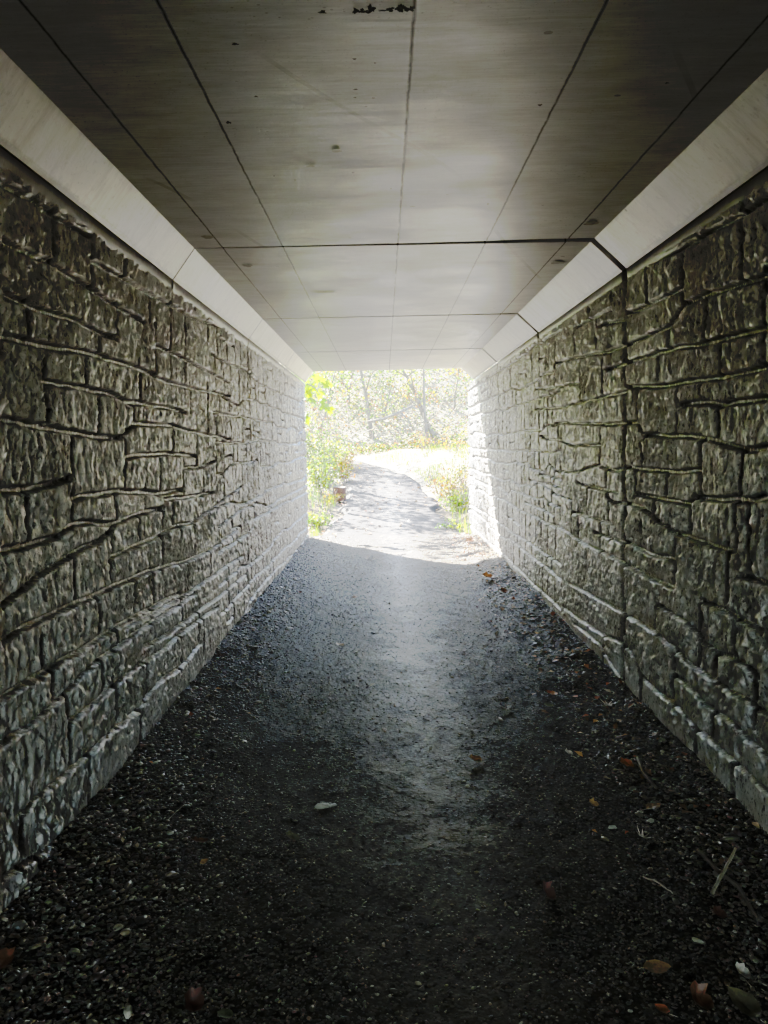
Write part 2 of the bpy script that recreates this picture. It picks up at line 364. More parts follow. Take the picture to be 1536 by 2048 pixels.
# ------------------------------------------------------------------ joint pattern of the stone relief, traced per wall
def A(*p): return [(x / 2.2758, 400 + y / 2.2758) for x, y in p]     # left wall
def D(*p): return [(x / 2.0, 1200 + y / 2.0) for x, y in p]
def B(*p): return [(930 + x / 2.2755, 300 + y / 2.2755) for x, y in p]   # right wall
def E_(*p): return [(768 + x / 2.0, 1200 + y / 2.0) for x, y in p]
def vs(F, l): return [F((x, a), (x, b)) for x, a, b in l]
LEFT = [A((0, -70), (180, 20), (250, 75), (400, 165)), A((0, 185), (120, 240), (225, 285), (300, 340), (410, 405), (520, 480), (655, 560)),
    A((0, 415), (90, 465), (200, 510), (340, 550), (440, 600), (520, 628)), A((415, 280), (540, 345), (680, 430), (800, 490), (870, 540), (1000, 575)),
    A((0, 615), (150, 650), (350, 690), (440, 705), (560, 745), (680, 790), (770, 830), (900, 865), (1040, 890)),
    A((700, 660), (770, 690), (850, 730), (920, 770), (1040, 830)), A((200, 825), (350, 850), (500, 880), (580, 920), (700, 935), (770, 945), (845, 970)),
    A((0, 995), (150, 1025), (300, 1055), (470, 1080), (545, 1085), (600, 1020), (770, 1025), (900, 1060), (1050, 1090)),
    A((570, 1175), (650, 1160), (770, 1155), (885, 1165)), A((835, 1220), (900, 1215), (975, 1190)), A((0, 1325), (100, 1325), (200, 1300), (315, 1265)),
    A((320, 1365), (430, 1340), (550, 1325), (720, 1335), (830, 1320)), A((740, 1360), (850, 1355), (970, 1330)),
    A((310, 1490), (400, 1465), (520, 1475), (620, 1430), (740, 1400)), A((0, 1600), (100, 1580), (270, 1530), (310, 1490)),
    A((0, 1840), (120, 1750), (220, 1680), (330, 1610), (440, 1555), (520, 1480)), A((490, 1640), (600, 1580), (720, 1530), (800, 1480), (880, 1470), (940, 1420), (1030, 1350), (1100, 1300)),
    A((0, 2010), (100, 1950), (250, 1880), (400, 1810), (550, 1745), (700, 1680), (850, 1640), (960, 1590), (1080, 1500)),
    A((560, 1950), (700, 1880), (850, 1790), (980, 1700), (1100, 1620)),
    A((640, 2040), (780, 1960), (900, 1870), (1000, 1800), (1120, 1700)),
    D((0, 385), (100, 330), (190, 275), (300, 210), (440, 125), (540, 65), (620, 20), (720, -30)),
    D((0, 580), (100, 510), (180, 440), (250, 375), (380, 250), (450, 200), (590, 100), (700, 30), (780, -30)),
    D((270, 490), (350, 430), (450, 345), (540, 270), (630, 210), (700, 150), (800, 75), (870, 25)),
    D((80, 860), (150, 780), (270, 690), (340, 620), (440, 530), (550, 435), (640, 320), (720, 270), (800, 170)),
    D((0, 1115), (70, 1065), (180, 1000), (290, 890), (400, 770))] + vs(A, [
    (240, 60, 275), (410, 165, 405), (560, 260, 345), (670, 430, 560), (120, 470, 650), (525, 480, 628), (445, 620, 705), (380, 695, 850), (200, 665, 825),
    (205, 825, 1035), (445, 870, 1075), (630, 775, 925), (700, 570, 800), (770, 470, 830), (835, 510, 850), (320, 1060, 1270), (562, 1060, 1325), (115, 1325, 1575),
    (320, 1270, 1490), (520, 1335, 1475), (655, 1330, 1420), (720, 1160, 1335), (830, 1160, 1330), (500, 1490, 1770), (625, 1430, 1570), (735, 1400, 1690), (330, 1610, 1840),
    (810, 1480, 1660), (600, 1730, 1920), (445, 1790, 1990), (690, 1690, 1900), (780, 1360, 1480), (780, 1030, 1155), (890, 1060, 1220), (940, 830, 1060), (980, 1090, 1420), (880, 1470, 1640),
    (850, 1650, 1790), (950, 1590, 1720), (820, 1800, 1930), (1000, 540, 760), (940, 500, 640), (990, 1470, 1590), (900, 1870, 2000), (600, 930, 1020), (920, 1200, 1340), (860, 840, 960)]) + vs(D, [
    (205, 270, 395), (265, 370, 500), (270, 490, 680), (400, 240, 365), (460, 340, 490), (350, 610, 850), (555, 430, 610), (610, 90, 220), (580, 240, 400), (80, 860, 1070),
    (390, 10, 120), (460, 110, 200), (720, 130, 280), (810, 70, 220), (160, 160, 300), (150, 1000, 1120)])
RIGHT = [B((740, 560), (830, 515), (905, 485), (1060, 420), (1100, 380), (1270, 300), (1379, 220)), B((735, 745), (840, 705), (985, 630)), B((1000, 700), (1100, 660), (1240, 615), (1379, 570)),
    B((740, 890), (850, 840), (940, 800), (970, 750), (1000, 700)), B((640, 1000), (740, 970), (850, 935), (950, 905), (1090, 880), (1250, 840), (1379, 805)),
    B((740, 1080), (900, 1075), (1080, 1045), (1200, 1030), (1379, 985)), B((970, 1165), (1080, 1150), (1170, 1160), (1379, 1130)),
    B((410, 1240), (520, 1245), (640, 1250), (790, 1240), (820, 1300), (950, 1300), (1070, 1310), (1180, 1335), (1280, 1365), (1379, 1355)),
    B((350, 1310), (420, 1320), (500, 1345), (625, 1345)), B((430, 1465), (520, 1465), (600, 1435), (680, 1460), (740, 1445), (850, 1455), (940, 1465), (1080, 1460)),
    B((510, 1510), (560, 1535), (700, 1560)), B((790, 1565), (900, 1590), (1030, 1620), (1050, 1580), (1180, 1590), (1290, 1595), (1379, 1580)),
    B((650, 1580), (680, 1605), (790, 1620), (850, 1660), (960, 1740), (1060, 1780), (1240, 1830)), B((720, 1775), (820, 1830), (960, 1870)), B((1250, 1935), (1379, 1970)),
    B((590, 1740), (680, 1770), (720, 1790)), B((400, 1700), (470, 1735), (540, 1790), (620, 1820), (740, 1890), (830, 1940), (960, 2000)),
    B((410, 970), (520, 945), (640, 920), (735, 890)), B((500, 815), (600, 760), (670, 720)), B((610, 800), (735, 770)), B((320, 1180), (450, 1170), (560, 1140), (735, 1100)), B((320, 1090), (420, 1080), (525, 1060)),
    B((340, 1475), (440, 1495)), B((290, 1500), (350, 1520), (420, 1570), (490, 1595)), B((490, 1645), (560, 1670), (660, 1695)), B((275, 1605), (340, 1630), (410, 1660)),
    E_((740, -70), (870, 0), (940, 40), (1020, 90), (1100, 140), (1170, 200), (1250, 270), (1400, 370), (1536, 450)), E_((720, 30), (800, 85), (880, 140), (960, 170), (1000, 220), (1040, 305), (1100, 370), (1170, 420), (1250, 510), (1290, 545), (1400, 640), (1536, 760)),
    E_((1100, 20), (1200, 80), (1330, 210), (1420, 240), (1500, 300)), E_((1280, 0), (1400, 60), (1520, 130)), E_((1170, 300), (1250, 370), (1320, 450), (1400, 490), (1536, 620)),
    E_((760, 90), (860, 170), (900, 240), (1010, 400), (1080, 470), (1140, 530), (1240, 620), (1340, 750), (1420, 860), (1536, 960))] + vs(B, [
    (1065, 320, 410), (1275, 180, 300), (1270, 310, 605), (995, 450, 695), (830, 520, 705), (930, 800, 910), (1100, 660, 880), (1370, 560, 960), (885, 920, 1075), (1165, 860, 1030),
    (1080, 1045, 1150), (970, 1070, 1300), (790, 1080, 1240), (1155, 1160, 1330), (815, 1310, 1455), (1080, 1310, 1580), (1265, 1365, 1590), (925, 1465, 1590), (780, 1450, 1570), (1030, 1610, 1760),
    (870, 1590, 1680), (960, 1740, 1990), (1240, 1590, 1840), (1300, 1600, 1900), (805, 1630, 1820), (530, 940, 1140), (630, 920, 1110), (600, 770, 930), (500, 820, 945), (620, 1250, 1440),
    (500, 1345, 1465), (440, 1320, 1465), (650, 1450, 1580), (660, 1580, 1770), (490, 1595, 1740), (620, 1700, 1830), (520, 1640, 1780), (670, 560, 720), (570, 640, 770), (1200, 1800, 2040), (560, 1530, 1670)]) + vs(E_, [
    (1165, 210, 300), (1030, 280, 410), (1250, 510, 700), (1315, 440, 560), (1490, 300, 500), (1330, 200, 330), (1090, 20, 140), (1270, 10, 280), (1400, 640, 880), (1410, 60, 240), (1160, 300, 420), (880, 150, 250)])

def to_wall(polys, x):
    segs = []
    for pl in polys:
        q = [at_x(px, py, x) for px, py in pl]
        segs += [(a[1], a[2], b[1], b[2]) for a, b in zip(q[:-1], q[1:])]
    return segs
def coursed(y0, y1, seed):
    """coursed, stepped ashlar joints in wall coordinates"""
    r = random.Random(seed); segs = []
    z = -0.1; bounds = []
    while z < 2.6:
        bounds.append(z); z += r.choice((0.16, 0.2, 0.24, 0.30))
    bounds.append(2.75); lines = []
    for zb in bounds:
        y = y0; off = r.uniform(-0.03, 0.03); pts = [(y, zb + off)]
        while y < y1:
            y += r.uniform(0.2, 0.45)
            if r.random() < 0.22: off = r.uniform(-0.06, 0.06)
            pts.append((y, zb + off + r.uniform(-0.012, 0.012)))
        lines.append(pts)
        segs += [(*a, *b) for a, b in zip(pts[:-1], pts[1:])]
    def zi(l, y):
        return float(np.interp(y, [p[0] for p in l], [p[1] for p in l]))
    for lo, hi in zip(lines[:-1], lines[1:]):
        y = y0 + r.uniform(0, 0.4)
        while y < y1:
            segs.append((y, zi(lo, y), y + r.uniform(-0.015, 0.015), zi(hi, y)))
            w = r.uniform(0.16, 0.5)
            if r.random() < 0.22 and w > 0.25 and zi(hi, y) - zi(lo, y) > 0.2:      # a stone split in two heights
                zz = 0.5 * (zi(hi, y) + zi(lo, y)) + r.uniform(-0.02, 0.02)
                segs.append((y, zz, min(y + w, y1), zz + r.uniform(-0.02, 0.02)))
            y += w
    return segs
SEG = {-1: to_wall(LEFT, -1.36) + coursed(6.15, 13.6, 3) + coursed(-10.1, 2.25, 4),
       1: to_wall(RIGHT, 1.585) + coursed(6.9, 14.7, 5) + coursed(-10.1, 2.35, 6)}

def facets(u, v, seed, jit=0.9):
    """chipped facets: every cell of a jittered grid is a small tilted plane"""
    i0 = np.floor(u); j0 = np.floor(v); best = np.full(u.shape, 9.0); h = np.zeros(u.shape)
    for di in (-1, 0, 1):
        for dj in (-1, 0, 1):
            i = i0 + di; j = j0 + dj
            du = u - (i + 0.5 + jit * (_hash(i, j, seed) - 0.5)); dv = v - (j + 0.5 + jit * (_hash(i, j, seed + 1) - 0.5))
            d = du * du + dv * dv
            hh = 0.55 * (_hash(i, j, seed + 2) - 0.5) + 1.3 * (_hash(i, j, seed + 3) - 0.5) * du + 0.9 * (_hash(i, j, seed + 4) - 0.5) * dv
            m = d < best; best = np.where(m, d, best); h = np.where(m, hh, h)
    return h
def relief(y, z, side):
    """stone relief height (m) above the back plane and cavity mask"""
    sd = 100 if side < 0 else 200
    wy = y + 0.007 * (fbm(y * 7, z * 7, 3, sd) - 0.5) * 2
    wz = z + 0.009 * (fbm(y * 6, z * 6, 3, sd + 9) - 0.5) * 2
    d = np.full(y.shape, 9.0)
    segs = np.array(SEG[side]); lo, hi = y.min() - 0.3, y.max() + 0.3
    keep = (np.minimum(segs[:, 0], segs[:, 2]) < hi) & (np.maximum(segs[:, 0], segs[:, 2]) > lo)
    for ay, az, by, bz in segs[keep]:
        m0, m1 = min(ay, by) - 0.12, max(ay, by) + 0.12
        sel = slice(np.searchsorted(y[:, 0], m0), np.searchsorted(y[:, 0], m1))
        if sel.start >= sel.stop: continue
        Y, Z = wy[sel], wz[sel]
        dy, dz = by - ay, bz - az; L = dy * dy + dz * dz + 1e-9
        t = np.clip(((Y - ay) * dy + (Z - az) * dz) / L, 0, 1)
        dd = np.hypot(Y - ay - t * dy, Z - az - t * dz)
        if abs(dz) > abs(dy): dd = np.maximum(dd - 0.0075, 0)      # upright joints are wider
        d[sel] = np.minimum(d[sel], dd)
    wob = 0.006 * (fbm(y * 25, z * 25, 2, sd + 3) - 0.5)
    wid = 0.003 * sstep(7, 4, y) + 0.006 * sstep(10.8, 12.8, y)
    wid = wid + 0.0018 + 0.0012 * sstep(6, 9, y)
    g = sstep(0.004 + wid, 0.010 + 1.7 * wid, d + wob)
    pillow = 1 - np.exp(-d / 0.018)
    r1 = fbm(y * 5, z * 4, 3, sd + 20)
    wu = y + 0.020 * (fbm(y * 14, z * 10, 3, sd + 21) - 0.5) ; wv = z + 0.03 * (fbm(y * 14, z * 10, 3, sd + 23) - 0.5)
    f1 = facets(wu * 19, wv * 11, sd + 30)
    f2 = facets(wu * 52, wv * 32, sd + 40)
    r2 = fbm(wu * 40, wv * 24, 3, sd + 50)
    r2 = np.clip((r2 - 0.5) * 2.4 + 0.5, 0, 1)
    flat = 0.65 + 0.35 * sstep(0.35, 0.6, fbm(y * 1.3, z * 1.3, 2, sd + 60))
    rough = 0.014 * (r1 - 0.5) + flat * (0.0145 * f1 + 0.011 * f2 + 0.017 * (r2 - 0.5))
    h = g * (0.034 - 0.004 * sstep(5.5, 9, y) + 0.004 * pillow + rough * (0.2 + 0.8 * pillow))
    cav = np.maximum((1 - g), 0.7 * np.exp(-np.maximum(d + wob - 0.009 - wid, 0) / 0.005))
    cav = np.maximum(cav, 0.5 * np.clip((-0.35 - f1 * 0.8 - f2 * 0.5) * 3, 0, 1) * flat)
    base = sstep(0.14, 0.02, z + 0.05 * (fbm(y * 4, z * 4, 2, sd + 70) - 0.5))       # silt piled on the foot of the wall
    h = h * (1 - 0.6 * base) + 0.02 * base
    return h, np.clip(cav, 0, 1)

def wall(side):
    lab = ('long rough stone-faced side wall on the left of the underpass, broken courses without an open panel joint',
           'long rough stone-faced side wall on the right of the underpass, with an open upright panel joint')[side > 0]
    root = tag(empty('stone_wall', ((XL if side < 0 else XR), 6.0, 0)), lab, 'wall', 'stone faced walls of the underpass')
    x0 = XL if side < 0 else XR
    for a, b in zip(JOINTS[:-1], JOINTS[1:]):
        if b > 13 and side > 0: b = 14.48
        if b < 2.5:
            ys = np.concatenate([np.linspace(a, 0.6, 90), np.arange(0.62, b, 0.012)])
        else:
            ys = [a]
            while ys[-1] < b: ys.append(ys[-1] + max(0.0055, 0.0022 * ys[-1]))
            ys = np.array(ys); ys = a + (ys - a) * (b - a) / (ys[-1] - a)
        zs = np.linspace(-0.15, LIPZ + 0.03, 430 if a > 0 and a < 8 else 330)
        Yg, Zg = np.meshgrid(ys, zs, indexing='ij')
        h, cav = relief(Yg, Zg, side)
        e = np.minimum(Yg - a, b - Yg)
        jw = 0.004 if side < 0 else (0.030 if a < 6 else 0.010)
        jn = e + 0.004 * (fbm(Yg * 3, Zg * 9, 2, 5) - 0.5)
        jj = np.minimum(np.where(Yg - a < b - Yg, 1.0 if a > 4 and a < 6 else 0.0, 1.0 if b > 4 and b < 6 else 0.0), 1)
        jw = np.where(jj > 0, 0.030, 0.010) if side > 0 else 0.004
        jm = sstep(jw * 0.5, jw * 1.8, jn)
        h = h * jm - (1 - jm) * (0.04 if side > 0 else 0.008)
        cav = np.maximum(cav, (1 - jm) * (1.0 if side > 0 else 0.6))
        X = x0 - side * h
        V = np.stack([X, Yg, Zg], -1)
        n = len(ys)
        if b > 13:                                   # squared return at the mouth
            ret = V[-1:].copy(); ret[..., 0] = x0 + side * 0.45
            V = np.concatenate([V, ret], 0); cav = np.concatenate([cav, cav[-1:]], 0); n += 1
        if a < -9:
            ret = V[:1].copy(); ret[..., 0] = x0 + side * 0.45
            V = np.concatenate([ret, V], 0); cav = np.concatenate([cav[:1], cav], 0); n += 1
        if b > 14:
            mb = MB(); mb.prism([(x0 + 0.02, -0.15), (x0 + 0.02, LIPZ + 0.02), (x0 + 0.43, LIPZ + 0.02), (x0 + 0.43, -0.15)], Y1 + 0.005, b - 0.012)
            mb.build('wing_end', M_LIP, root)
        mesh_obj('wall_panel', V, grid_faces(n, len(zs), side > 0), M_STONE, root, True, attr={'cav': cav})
wall(-1); wall(1)

# ------------------------------------------------------------------ ceiling: precast sections with chamfered haunches
def haunch_mesh(side, a, b):
    """profile swept along y with a fine lengthwise division so that the edges wander a little"""
    s = side
    cx, hx = (CL, HLX) if s < 0 else (CRX, HRX)
    face = [(cx, ZC), (cx + 0.06 * (hx - cx), ZC + 0.06 * (HZ - ZC) - 0.002), (cx + 0.5 * (hx - cx), ZC + 0.5 * (HZ - ZC)), (hx + (cx - hx) * 0.14, HZ + (ZC - HZ) * 0.14), (hx + (cx - hx) * 0.012, HZ + (ZC - HZ) * 0.012)]
    lip = [(hx + s * 0.012, HZ + 0.002), (hx - s * 0.002, HZ - 0.006), (hx + s * 0.002, HZ - 0.045), (hx + s * 0.010, LIPZ + 0.022), (hx + s * 0.022, LIPZ + 0.006), (hx + s * 0.045, LIPZ), (hx + s * 0.40, LIPZ)]
    ys = np.linspace(a, b, max(6, int((b - a) / 0.04)))
    def sweep(prof, grime_crack, seed):
        prof = np.array(prof); P = np.zeros((len(ys), len(prof), 3))
        wob = 0.004 * (fbm(ys * 1.7, ys * 0 + seed, 3, seed) - 0.5) * 2
        for k, (x, z) in enumerate(prof):
            P[:, k, 0] = x; P[:, k, 1] = ys; P[:, k, 2] = z
        if seed: P[:, 1:-1, 2] += wob[:, None]
        return P, np.repeat(np.array(grime_crack)[None, :], len(ys), 0)
    F, gF = sweep(face, [0.35, 0.05, 0.05, 0.36, 1], 0)  # edge grime, with the crack's shade painted in at the lip line
    L, gL = sweep(lip, [1, 0.75, 0.2, 0.3, 0.6, 1, 1], 3 + (s > 0))
    return F, gF, L, gL

def section(idx, a, b, lab):
    root = tag(empty('ceiling_section', (0.1, (a + b) / 2, ZC)), lab, 'ceiling section', 'concrete ceiling sections of the underpass')
    def gap(x): return 0.010 + 0.034 * (x - CL) / (CRX - CL)
    ga = 1.0 if idx else 0.0; gb = 0.0 if idx == 4 else 1.0
    a2, b2 = a, b
    # soffit slab
    nx, ny = 60, max(8, int((b - a) / 0.06))
    xs = np.linspace(CL, CRX, nx); ys = np.linspace(a2, b2, ny)
    Xg, Yg = np.meshgrid(xs, ys, indexing='ij')
    Yg = a + ga * gap(Xg) + (Yg - a) / (b - a) * (b - a - (ga + gb) * gap(Xg))
    edge = sstep(0, 0.05, np.minimum(Xg - CL, CRX - Xg)) * sstep(0, 0.03, np.minimum(Yg - a2, b2 - Yg))
    Z = ZC + 0.006 * (fbm(Xg * 1.5, Yg * 3, 3, 60) - 0.5) * edge
    v = np.stack([Xg, Yg, Z], -1).reshape(-1, 3)
    f = [tuple(q) for q in grid_faces(nx, ny, True).tolist()]
    n = len(v); top = [(CL, a + ga * gap(CL), 3.2), (CRX, a + ga * gap(CRX), 3.2), (CRX, b - gb * gap(CRX), 3.2), (CL, b - gb * gap(CL), 3.2)]
    v = np.concatenate([v, np.array(top)])
    row0 = [i * ny for i in range(nx)]; row1 = [i * ny + ny - 1 for i in range(nx)]
    f.append(tuple([n + 1, n] + row0)); f.append(tuple([n + 3, n + 2] + row1[::-1])); f.append((n, n + 1, n + 2, n + 3))
    so = mesh_obj('soffit', v, f, M_SOFFIT, root, False)
    for s in (-1, 1):
        gx = gap(CL if s < 0 else CRX)
        F, gF, L, gL = haunch_mesh(s, a + ga * gx, b - gb * gx)
        def close(P, gr, top):
            """cap the swept strip at both ends down/up to a back line"""
            nY, k = P.shape[:2]; V = P.reshape(-1, 3).tolist(); Fc = [tuple(q) for q in grid_faces(nY, k, s < 0).tolist()]
            G = gr.ravel().tolist(); m = len(V)
            bx = (HLX if s < 0 else HRX) + s * 0.42
            for yy in (P[0, 0, 1], P[-1, 0, 1]):
                V += [[bx, yy, 3.2], [CL if s < 0 else CRX, yy, 3.2]] if top else [[bx, yy, HZ + 0.012]]
                G += [0.5, 0.5] if top else [0.5]
            e0 = list(range(k)); e1 = [(nY - 1) * k + i for i in range(k)]
            if top:
                Fc.append(tuple(e0 + [m, m + 1])); Fc.append(tuple(e1[::-1] + [m + 3, m + 2]))
            else:
                Fc.append(tuple(e0 + [m])); Fc.append(tuple(e1[::-1] + [m + 1]))
            return V, Fc, G
        V, Fc, G = close(F, gF, True)
        hn = mesh_obj('haunch', V, Fc, M_HAUNCH, root, False, attr={'grime_crack': G})
        V, Fc, G = close(L, gL, False)
        mesh_obj('lip', V, Fc, M_LIP, hn, True, attr={'grime_crack': G})
    return so
LABS = ['near ceiling section overhead behind the camera side of the first joint', 'large near concrete ceiling section with mould marks, before the widest dark joint',
        'second concrete ceiling section, between the two dark open joints', 'third concrete ceiling section, beyond the second dark joint', 'last short-looking ceiling section over the bright exit mouth']
SOFF = [section(i, a, b, LABS[i]) for i, (a, b) in enumerate(zip(JOINTS[:-1], JOINTS[1:]))]

# stains and mould on the nearest soffit, as thin patches on its face
def blob(mb, px, py, w, h, seed, z, spike=0.35, ang=0):
    c = at_z(px, py, z); r = random.Random(seed); n = 22; ph = [r.uniform(0, 6.28) for _ in range(4)]
    pts = []
    for k in range(n):
        t = 2 * PI * k / n
        q = 1 + spike * (0.5 * math.sin(3 * t + ph[0]) + 0.3 * math.sin(5 * t + ph[1]) + 0.3 * math.sin(8 * t + ph[2]))
        dx, dy = math.cos(t) * w * q, math.sin(t) * h * q
        pts.append((c[0] + dx * math.cos(ang) - dy * math.sin(ang), c[1] + dx * math.sin(ang) + dy * math.cos(ang), z))
    mb.add(pts, [tuple(range(n))[::-1]])
mb = MB(); zz = ZC - 0.006
for k, (px, py, w, h) in enumerate([(645, 24, .010, .008), (712, 22, .010, .013), (724, 22, .008, .012), (742, 18, .011, .020), (768, 21, .018, .004), (781, 19, .010, .012), (798, 17, .009, .018), (805, 16, .008, .020), (816, 19, .012, .010), (825, 17, .007, .014), (733, 23, .006, .008)]):
    blob(mb, px, py, w, h, k, zz, 0.6)
for k, (px, py, w, h) in enumerate((px, py, w * 0.7, h * 0.7) for px, py, w, h in [(709, 118, .009, .008), (750, 126, .006, .006), (711, 179, .012, .007), (710, 195, .008, .006), (732, 213, .007, .005), (470, 88, .014, .010), (512, 193, .010, .008), (457, 245, .014, .016), (1080, 210, .012, .012), (1334, 166, .010, .008), (976, 408, .008, .012), (590, 360, .006, .008), (782, 377, .006, .010), (706, 345, .008, .01), (548, 352, .006, .01)]):
    blob(mb, px, py, w, h, 50 + k, zz, 0.5)
mb.build('mould_mark', M_STAIN, SOFF[1])
mb = MB()
for k, (px, py, w, h) in enumerate([(673, 302, .022, .018), (1183, 446, .040, .050), (415, 474, .036, .040), (621, 332, .020, .014)]):
    blob(mb, px, py, w, h, 90 + k, ZC - 0.0055, 0.25)
mb.build('damp_mark', M_STAIN2, SOFF[1])
mb = MB()
for k, (px, py, w, h) in enumerate([(495, 531, .035, .045), (1116, 525, .05, .05), (650, 585, .10, .03)]):
    blob(mb, px, py, w, h, 120 + k, ZC - 0.0055, 0.3)
mb.build('damp_mark', M_STAIN2, SOFF[2])

# ------------------------------------------------------------------ ground
def path_c(y):
    return np.interp(y, [-40, 10, 14, 18.5, 22, 25, 28, 30, 32, 40], [0.1, 0.1, 0.1, 0.1, -0.1, -0.55, -1.5, -3.0, -6.0, -22.0])
def terrain(x, y):
    x = np.asarray(x, float); y = np.asarray(y, float)
    z = 0.075 * np.clip(y - 14.2, 0, 17) * 1.0
    out = sstep(13.3, 15.5, y)
    dl = path_c(np.minimum(y, 29)) - x
    z = z + out * sstep(29.5, 24, y) * 0.55 * sstep(1.1, 3.4, dl) + out * 0.45 * sstep(1.0, 3.0, -dl) * sstep(33, 27, y)
    z = z + 7.5 * sstep(30.5, 50, y) + 0.10 * np.clip(y - 50, 0, 60)
    z = z + out * 0.10 * (fbm(x * 0.7, y * 0.7, 3, 77) - 0.5)
    return z
def floor_z(x, y):
    x = np.asarray(x, float); y = np.asarray(y, float)
    ins = sstep(14.5, 12.5, y)
    e = np.maximum(sstep(-0.95, -1.4, x) * 0.01, sstep(0.95, 1.6, x) * (0.07 - 0.085 * sstep(7.5, 3.0, y))) * ins
    tilt = -0.022 * (x - 0.1) * ins
    rut = -0.018 * np.exp(-((x - 0.15) / 0.28) ** 2) * ins - 0.010 * np.exp(-((x + 0.62) / 0.25) ** 2) * ins
    n = 0.030 * (fbm(x * 1.8, y * 1.1, 3, 31) - 0.5) + 0.016 * (fbm(x * 9, y * 7, 3, 41) - 0.5) + 0.05 * np.maximum(sstep(-1.1, -1.42, x), sstep(1.3, 1.62, x)) * fbm(x * 3, y * 3.5, 3, 45) ** 1.5 * ins + 0.004 * (fbm(x * 40, y * 40, 2, 51) - 0.5)
    lump = 0.03 * sstep(0.55, 0.8, fbm(x * 2.2, y * 1.3, 2, 88)) * sstep(0.7, 1.3, x) * ins
    return terrain(x, y) + 0.012 + e + tilt + rut + n + lump

def ground_sheet():
    xs = np.concatenate([np.linspace(-400, -30, 12)[:-1], np.linspace(-30, -6, 25)[:-1], np.linspace(-6, 8, 71), np.linspace(8, 30, 23)[1:], np.linspace(30, 400, 12)[1:]])
    ys = np.concatenate([np.linspace(-400, -30, 12)[:-1], np.linspace(-30, 12, 22)[:-1], np.linspace(12, 34, 120), np.linspace(34, 70, 40)[1:], np.linspace(70, 600, 16)[1:]])
    X, Y = np.meshgrid(xs, ys, indexing='ij')
    pc = path_c(Y)
    near = sstep(1.7, 1.1, np.abs(X - pc)) * sstep(33, 31, Y)
    Z = terrain(X, Y) - 0.10 * near - 0.12 * (Y < 13.3) * (np.abs(X - 0.1) < 3)
    Z = Z + 0.05 * (1 - near) * (fbm(X * 2.5, Y * 2.5, 3, 12) - 0.5) * (Y > 13.4)
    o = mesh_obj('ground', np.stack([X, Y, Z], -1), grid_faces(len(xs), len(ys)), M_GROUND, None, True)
    tag(o, kind='structure')
ground_sheet()

def path_mesh():
    ys = list(np.arange(-24, 1.2, 0.1))
    y = 1.2
    while y < 14: ys.append(y); y += max(0.006, 0.0034 * y)
    ys += list(np.arange(y, 31.5, 0.10))
    ys = np.array(ys)
    u = np.linspace(-1, 1, 330)
    hw = np.where(ys < 13.3, 1.62, np.interp(ys, [13.3, 14.5, 17, 24, 32], [1.62, 1.45, 1.15, 0.95, 0.9]))
    pc = path_c(ys); pc = np.where(ys < 13.3, 0.115, pc)
    wob = (fbm(ys * 0.9, ys * 0, 3, 5) - 0.5) * 0.5 * (ys > 13.6)
    X = pc[:, None] + u[None, :] * (hw + wob)[:, None]
    Y = np.repeat(ys[:, None], len(u), 1)
    Z = floor_z(X, Y) - 0.10 * sstep(0.86, 1.0, np.abs(u))[None, :] * (ys > 13.6)[:, None]
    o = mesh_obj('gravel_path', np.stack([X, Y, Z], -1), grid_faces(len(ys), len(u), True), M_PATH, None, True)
    tag(o, kind='structure')
path_mesh()

mb = MB()
mb.prism([(-60, -0.3), (-60, 3.75), (60, 3.75), (60, -0.3), (XR + 0.40, -0.3), (XR + 0.40, 3.2), (XL - 0.40, 3.2), (XL - 0.40, -0.3)], Y0, Y1 - 0.002)
tag(mb.build('embankment', M_EARTH), kind='structure')

# ------------------------------------------------------------------ loose gravel
ICO_V = []
_t = (1 + 5 ** 0.5) / 2
for a, b in ((-1, _t), (1, _t), (-1, -_t), (1, -_t)): ICO_V.append((a, b, 0))
for a, b in ((-1, _t), (1, _t), (-1, -_t), (1, -_t)): ICO_V.append((0, a, b))
for a, b in ((_t, -1), (_t, 1), (-_t, -1), (-_t, 1)): ICO_V.append((a, 0, b))
ICO_V = np.array(ICO_V); ICO_V = ICO_V / np.linalg.norm(ICO_V[0])
ICO_F = np.array([(0, 11, 5), (0, 5, 1), (0, 1, 7), (0, 7, 10), (0, 10, 11), (1, 5, 9), (5, 11, 4), (11, 10, 2), (10, 7, 6), (7, 1, 8), (3, 9, 4), (3, 4, 2), (3, 2, 6), (3, 6, 8), (3, 8, 9), (4, 9, 5), (2, 4, 11), (6, 2, 10), (8, 6, 7), (9, 8, 1)])
def rot_z(v, a):
    c, s = np.cos(a)[:, None], np.sin(a)[:, None]
    return np.stack([v[..., 0] * c - v[..., 1] * s, v[..., 0] * s + v[..., 1] * c, v[..., 2]], -1)
def stones(x, y, size, flat=0.5):
    n = len(x)
    v = ICO_V[None] * (1 + 0.28 * rng.standard_normal((n, 12, 1)))
    sc3 = np.stack([size * rng.uniform(0.8, 1.5, n), size * rng.uniform(0.6, 1.0, n), size * rng.uniform(flat * 0.6, flat * 1.3, n)], -1)
    v = v * sc3[:, None, :]
    tx = rng.normal(0, 0.25, n)[:, None]
    v = np.stack([v[..., 0], v[..., 1] * np.cos(tx) - v[..., 2] * np.sin(tx), v[..., 1] * np.sin(tx) + v[..., 2] * np.cos(tx)], -1)
    v = rot_z(v, rng.uniform(0, 6.28, n))
    v[..., 0] += x[:, None]; v[..., 1] += y[:, None]; v[..., 2] += (floor_z(x, y) + sc3[:, 2] * 0.25)[:, None]
    f = (ICO_F[None] + (np.arange(n) * 12)[:, None, None]).reshape(-1, 3)
    return v.reshape(-1, 3), f
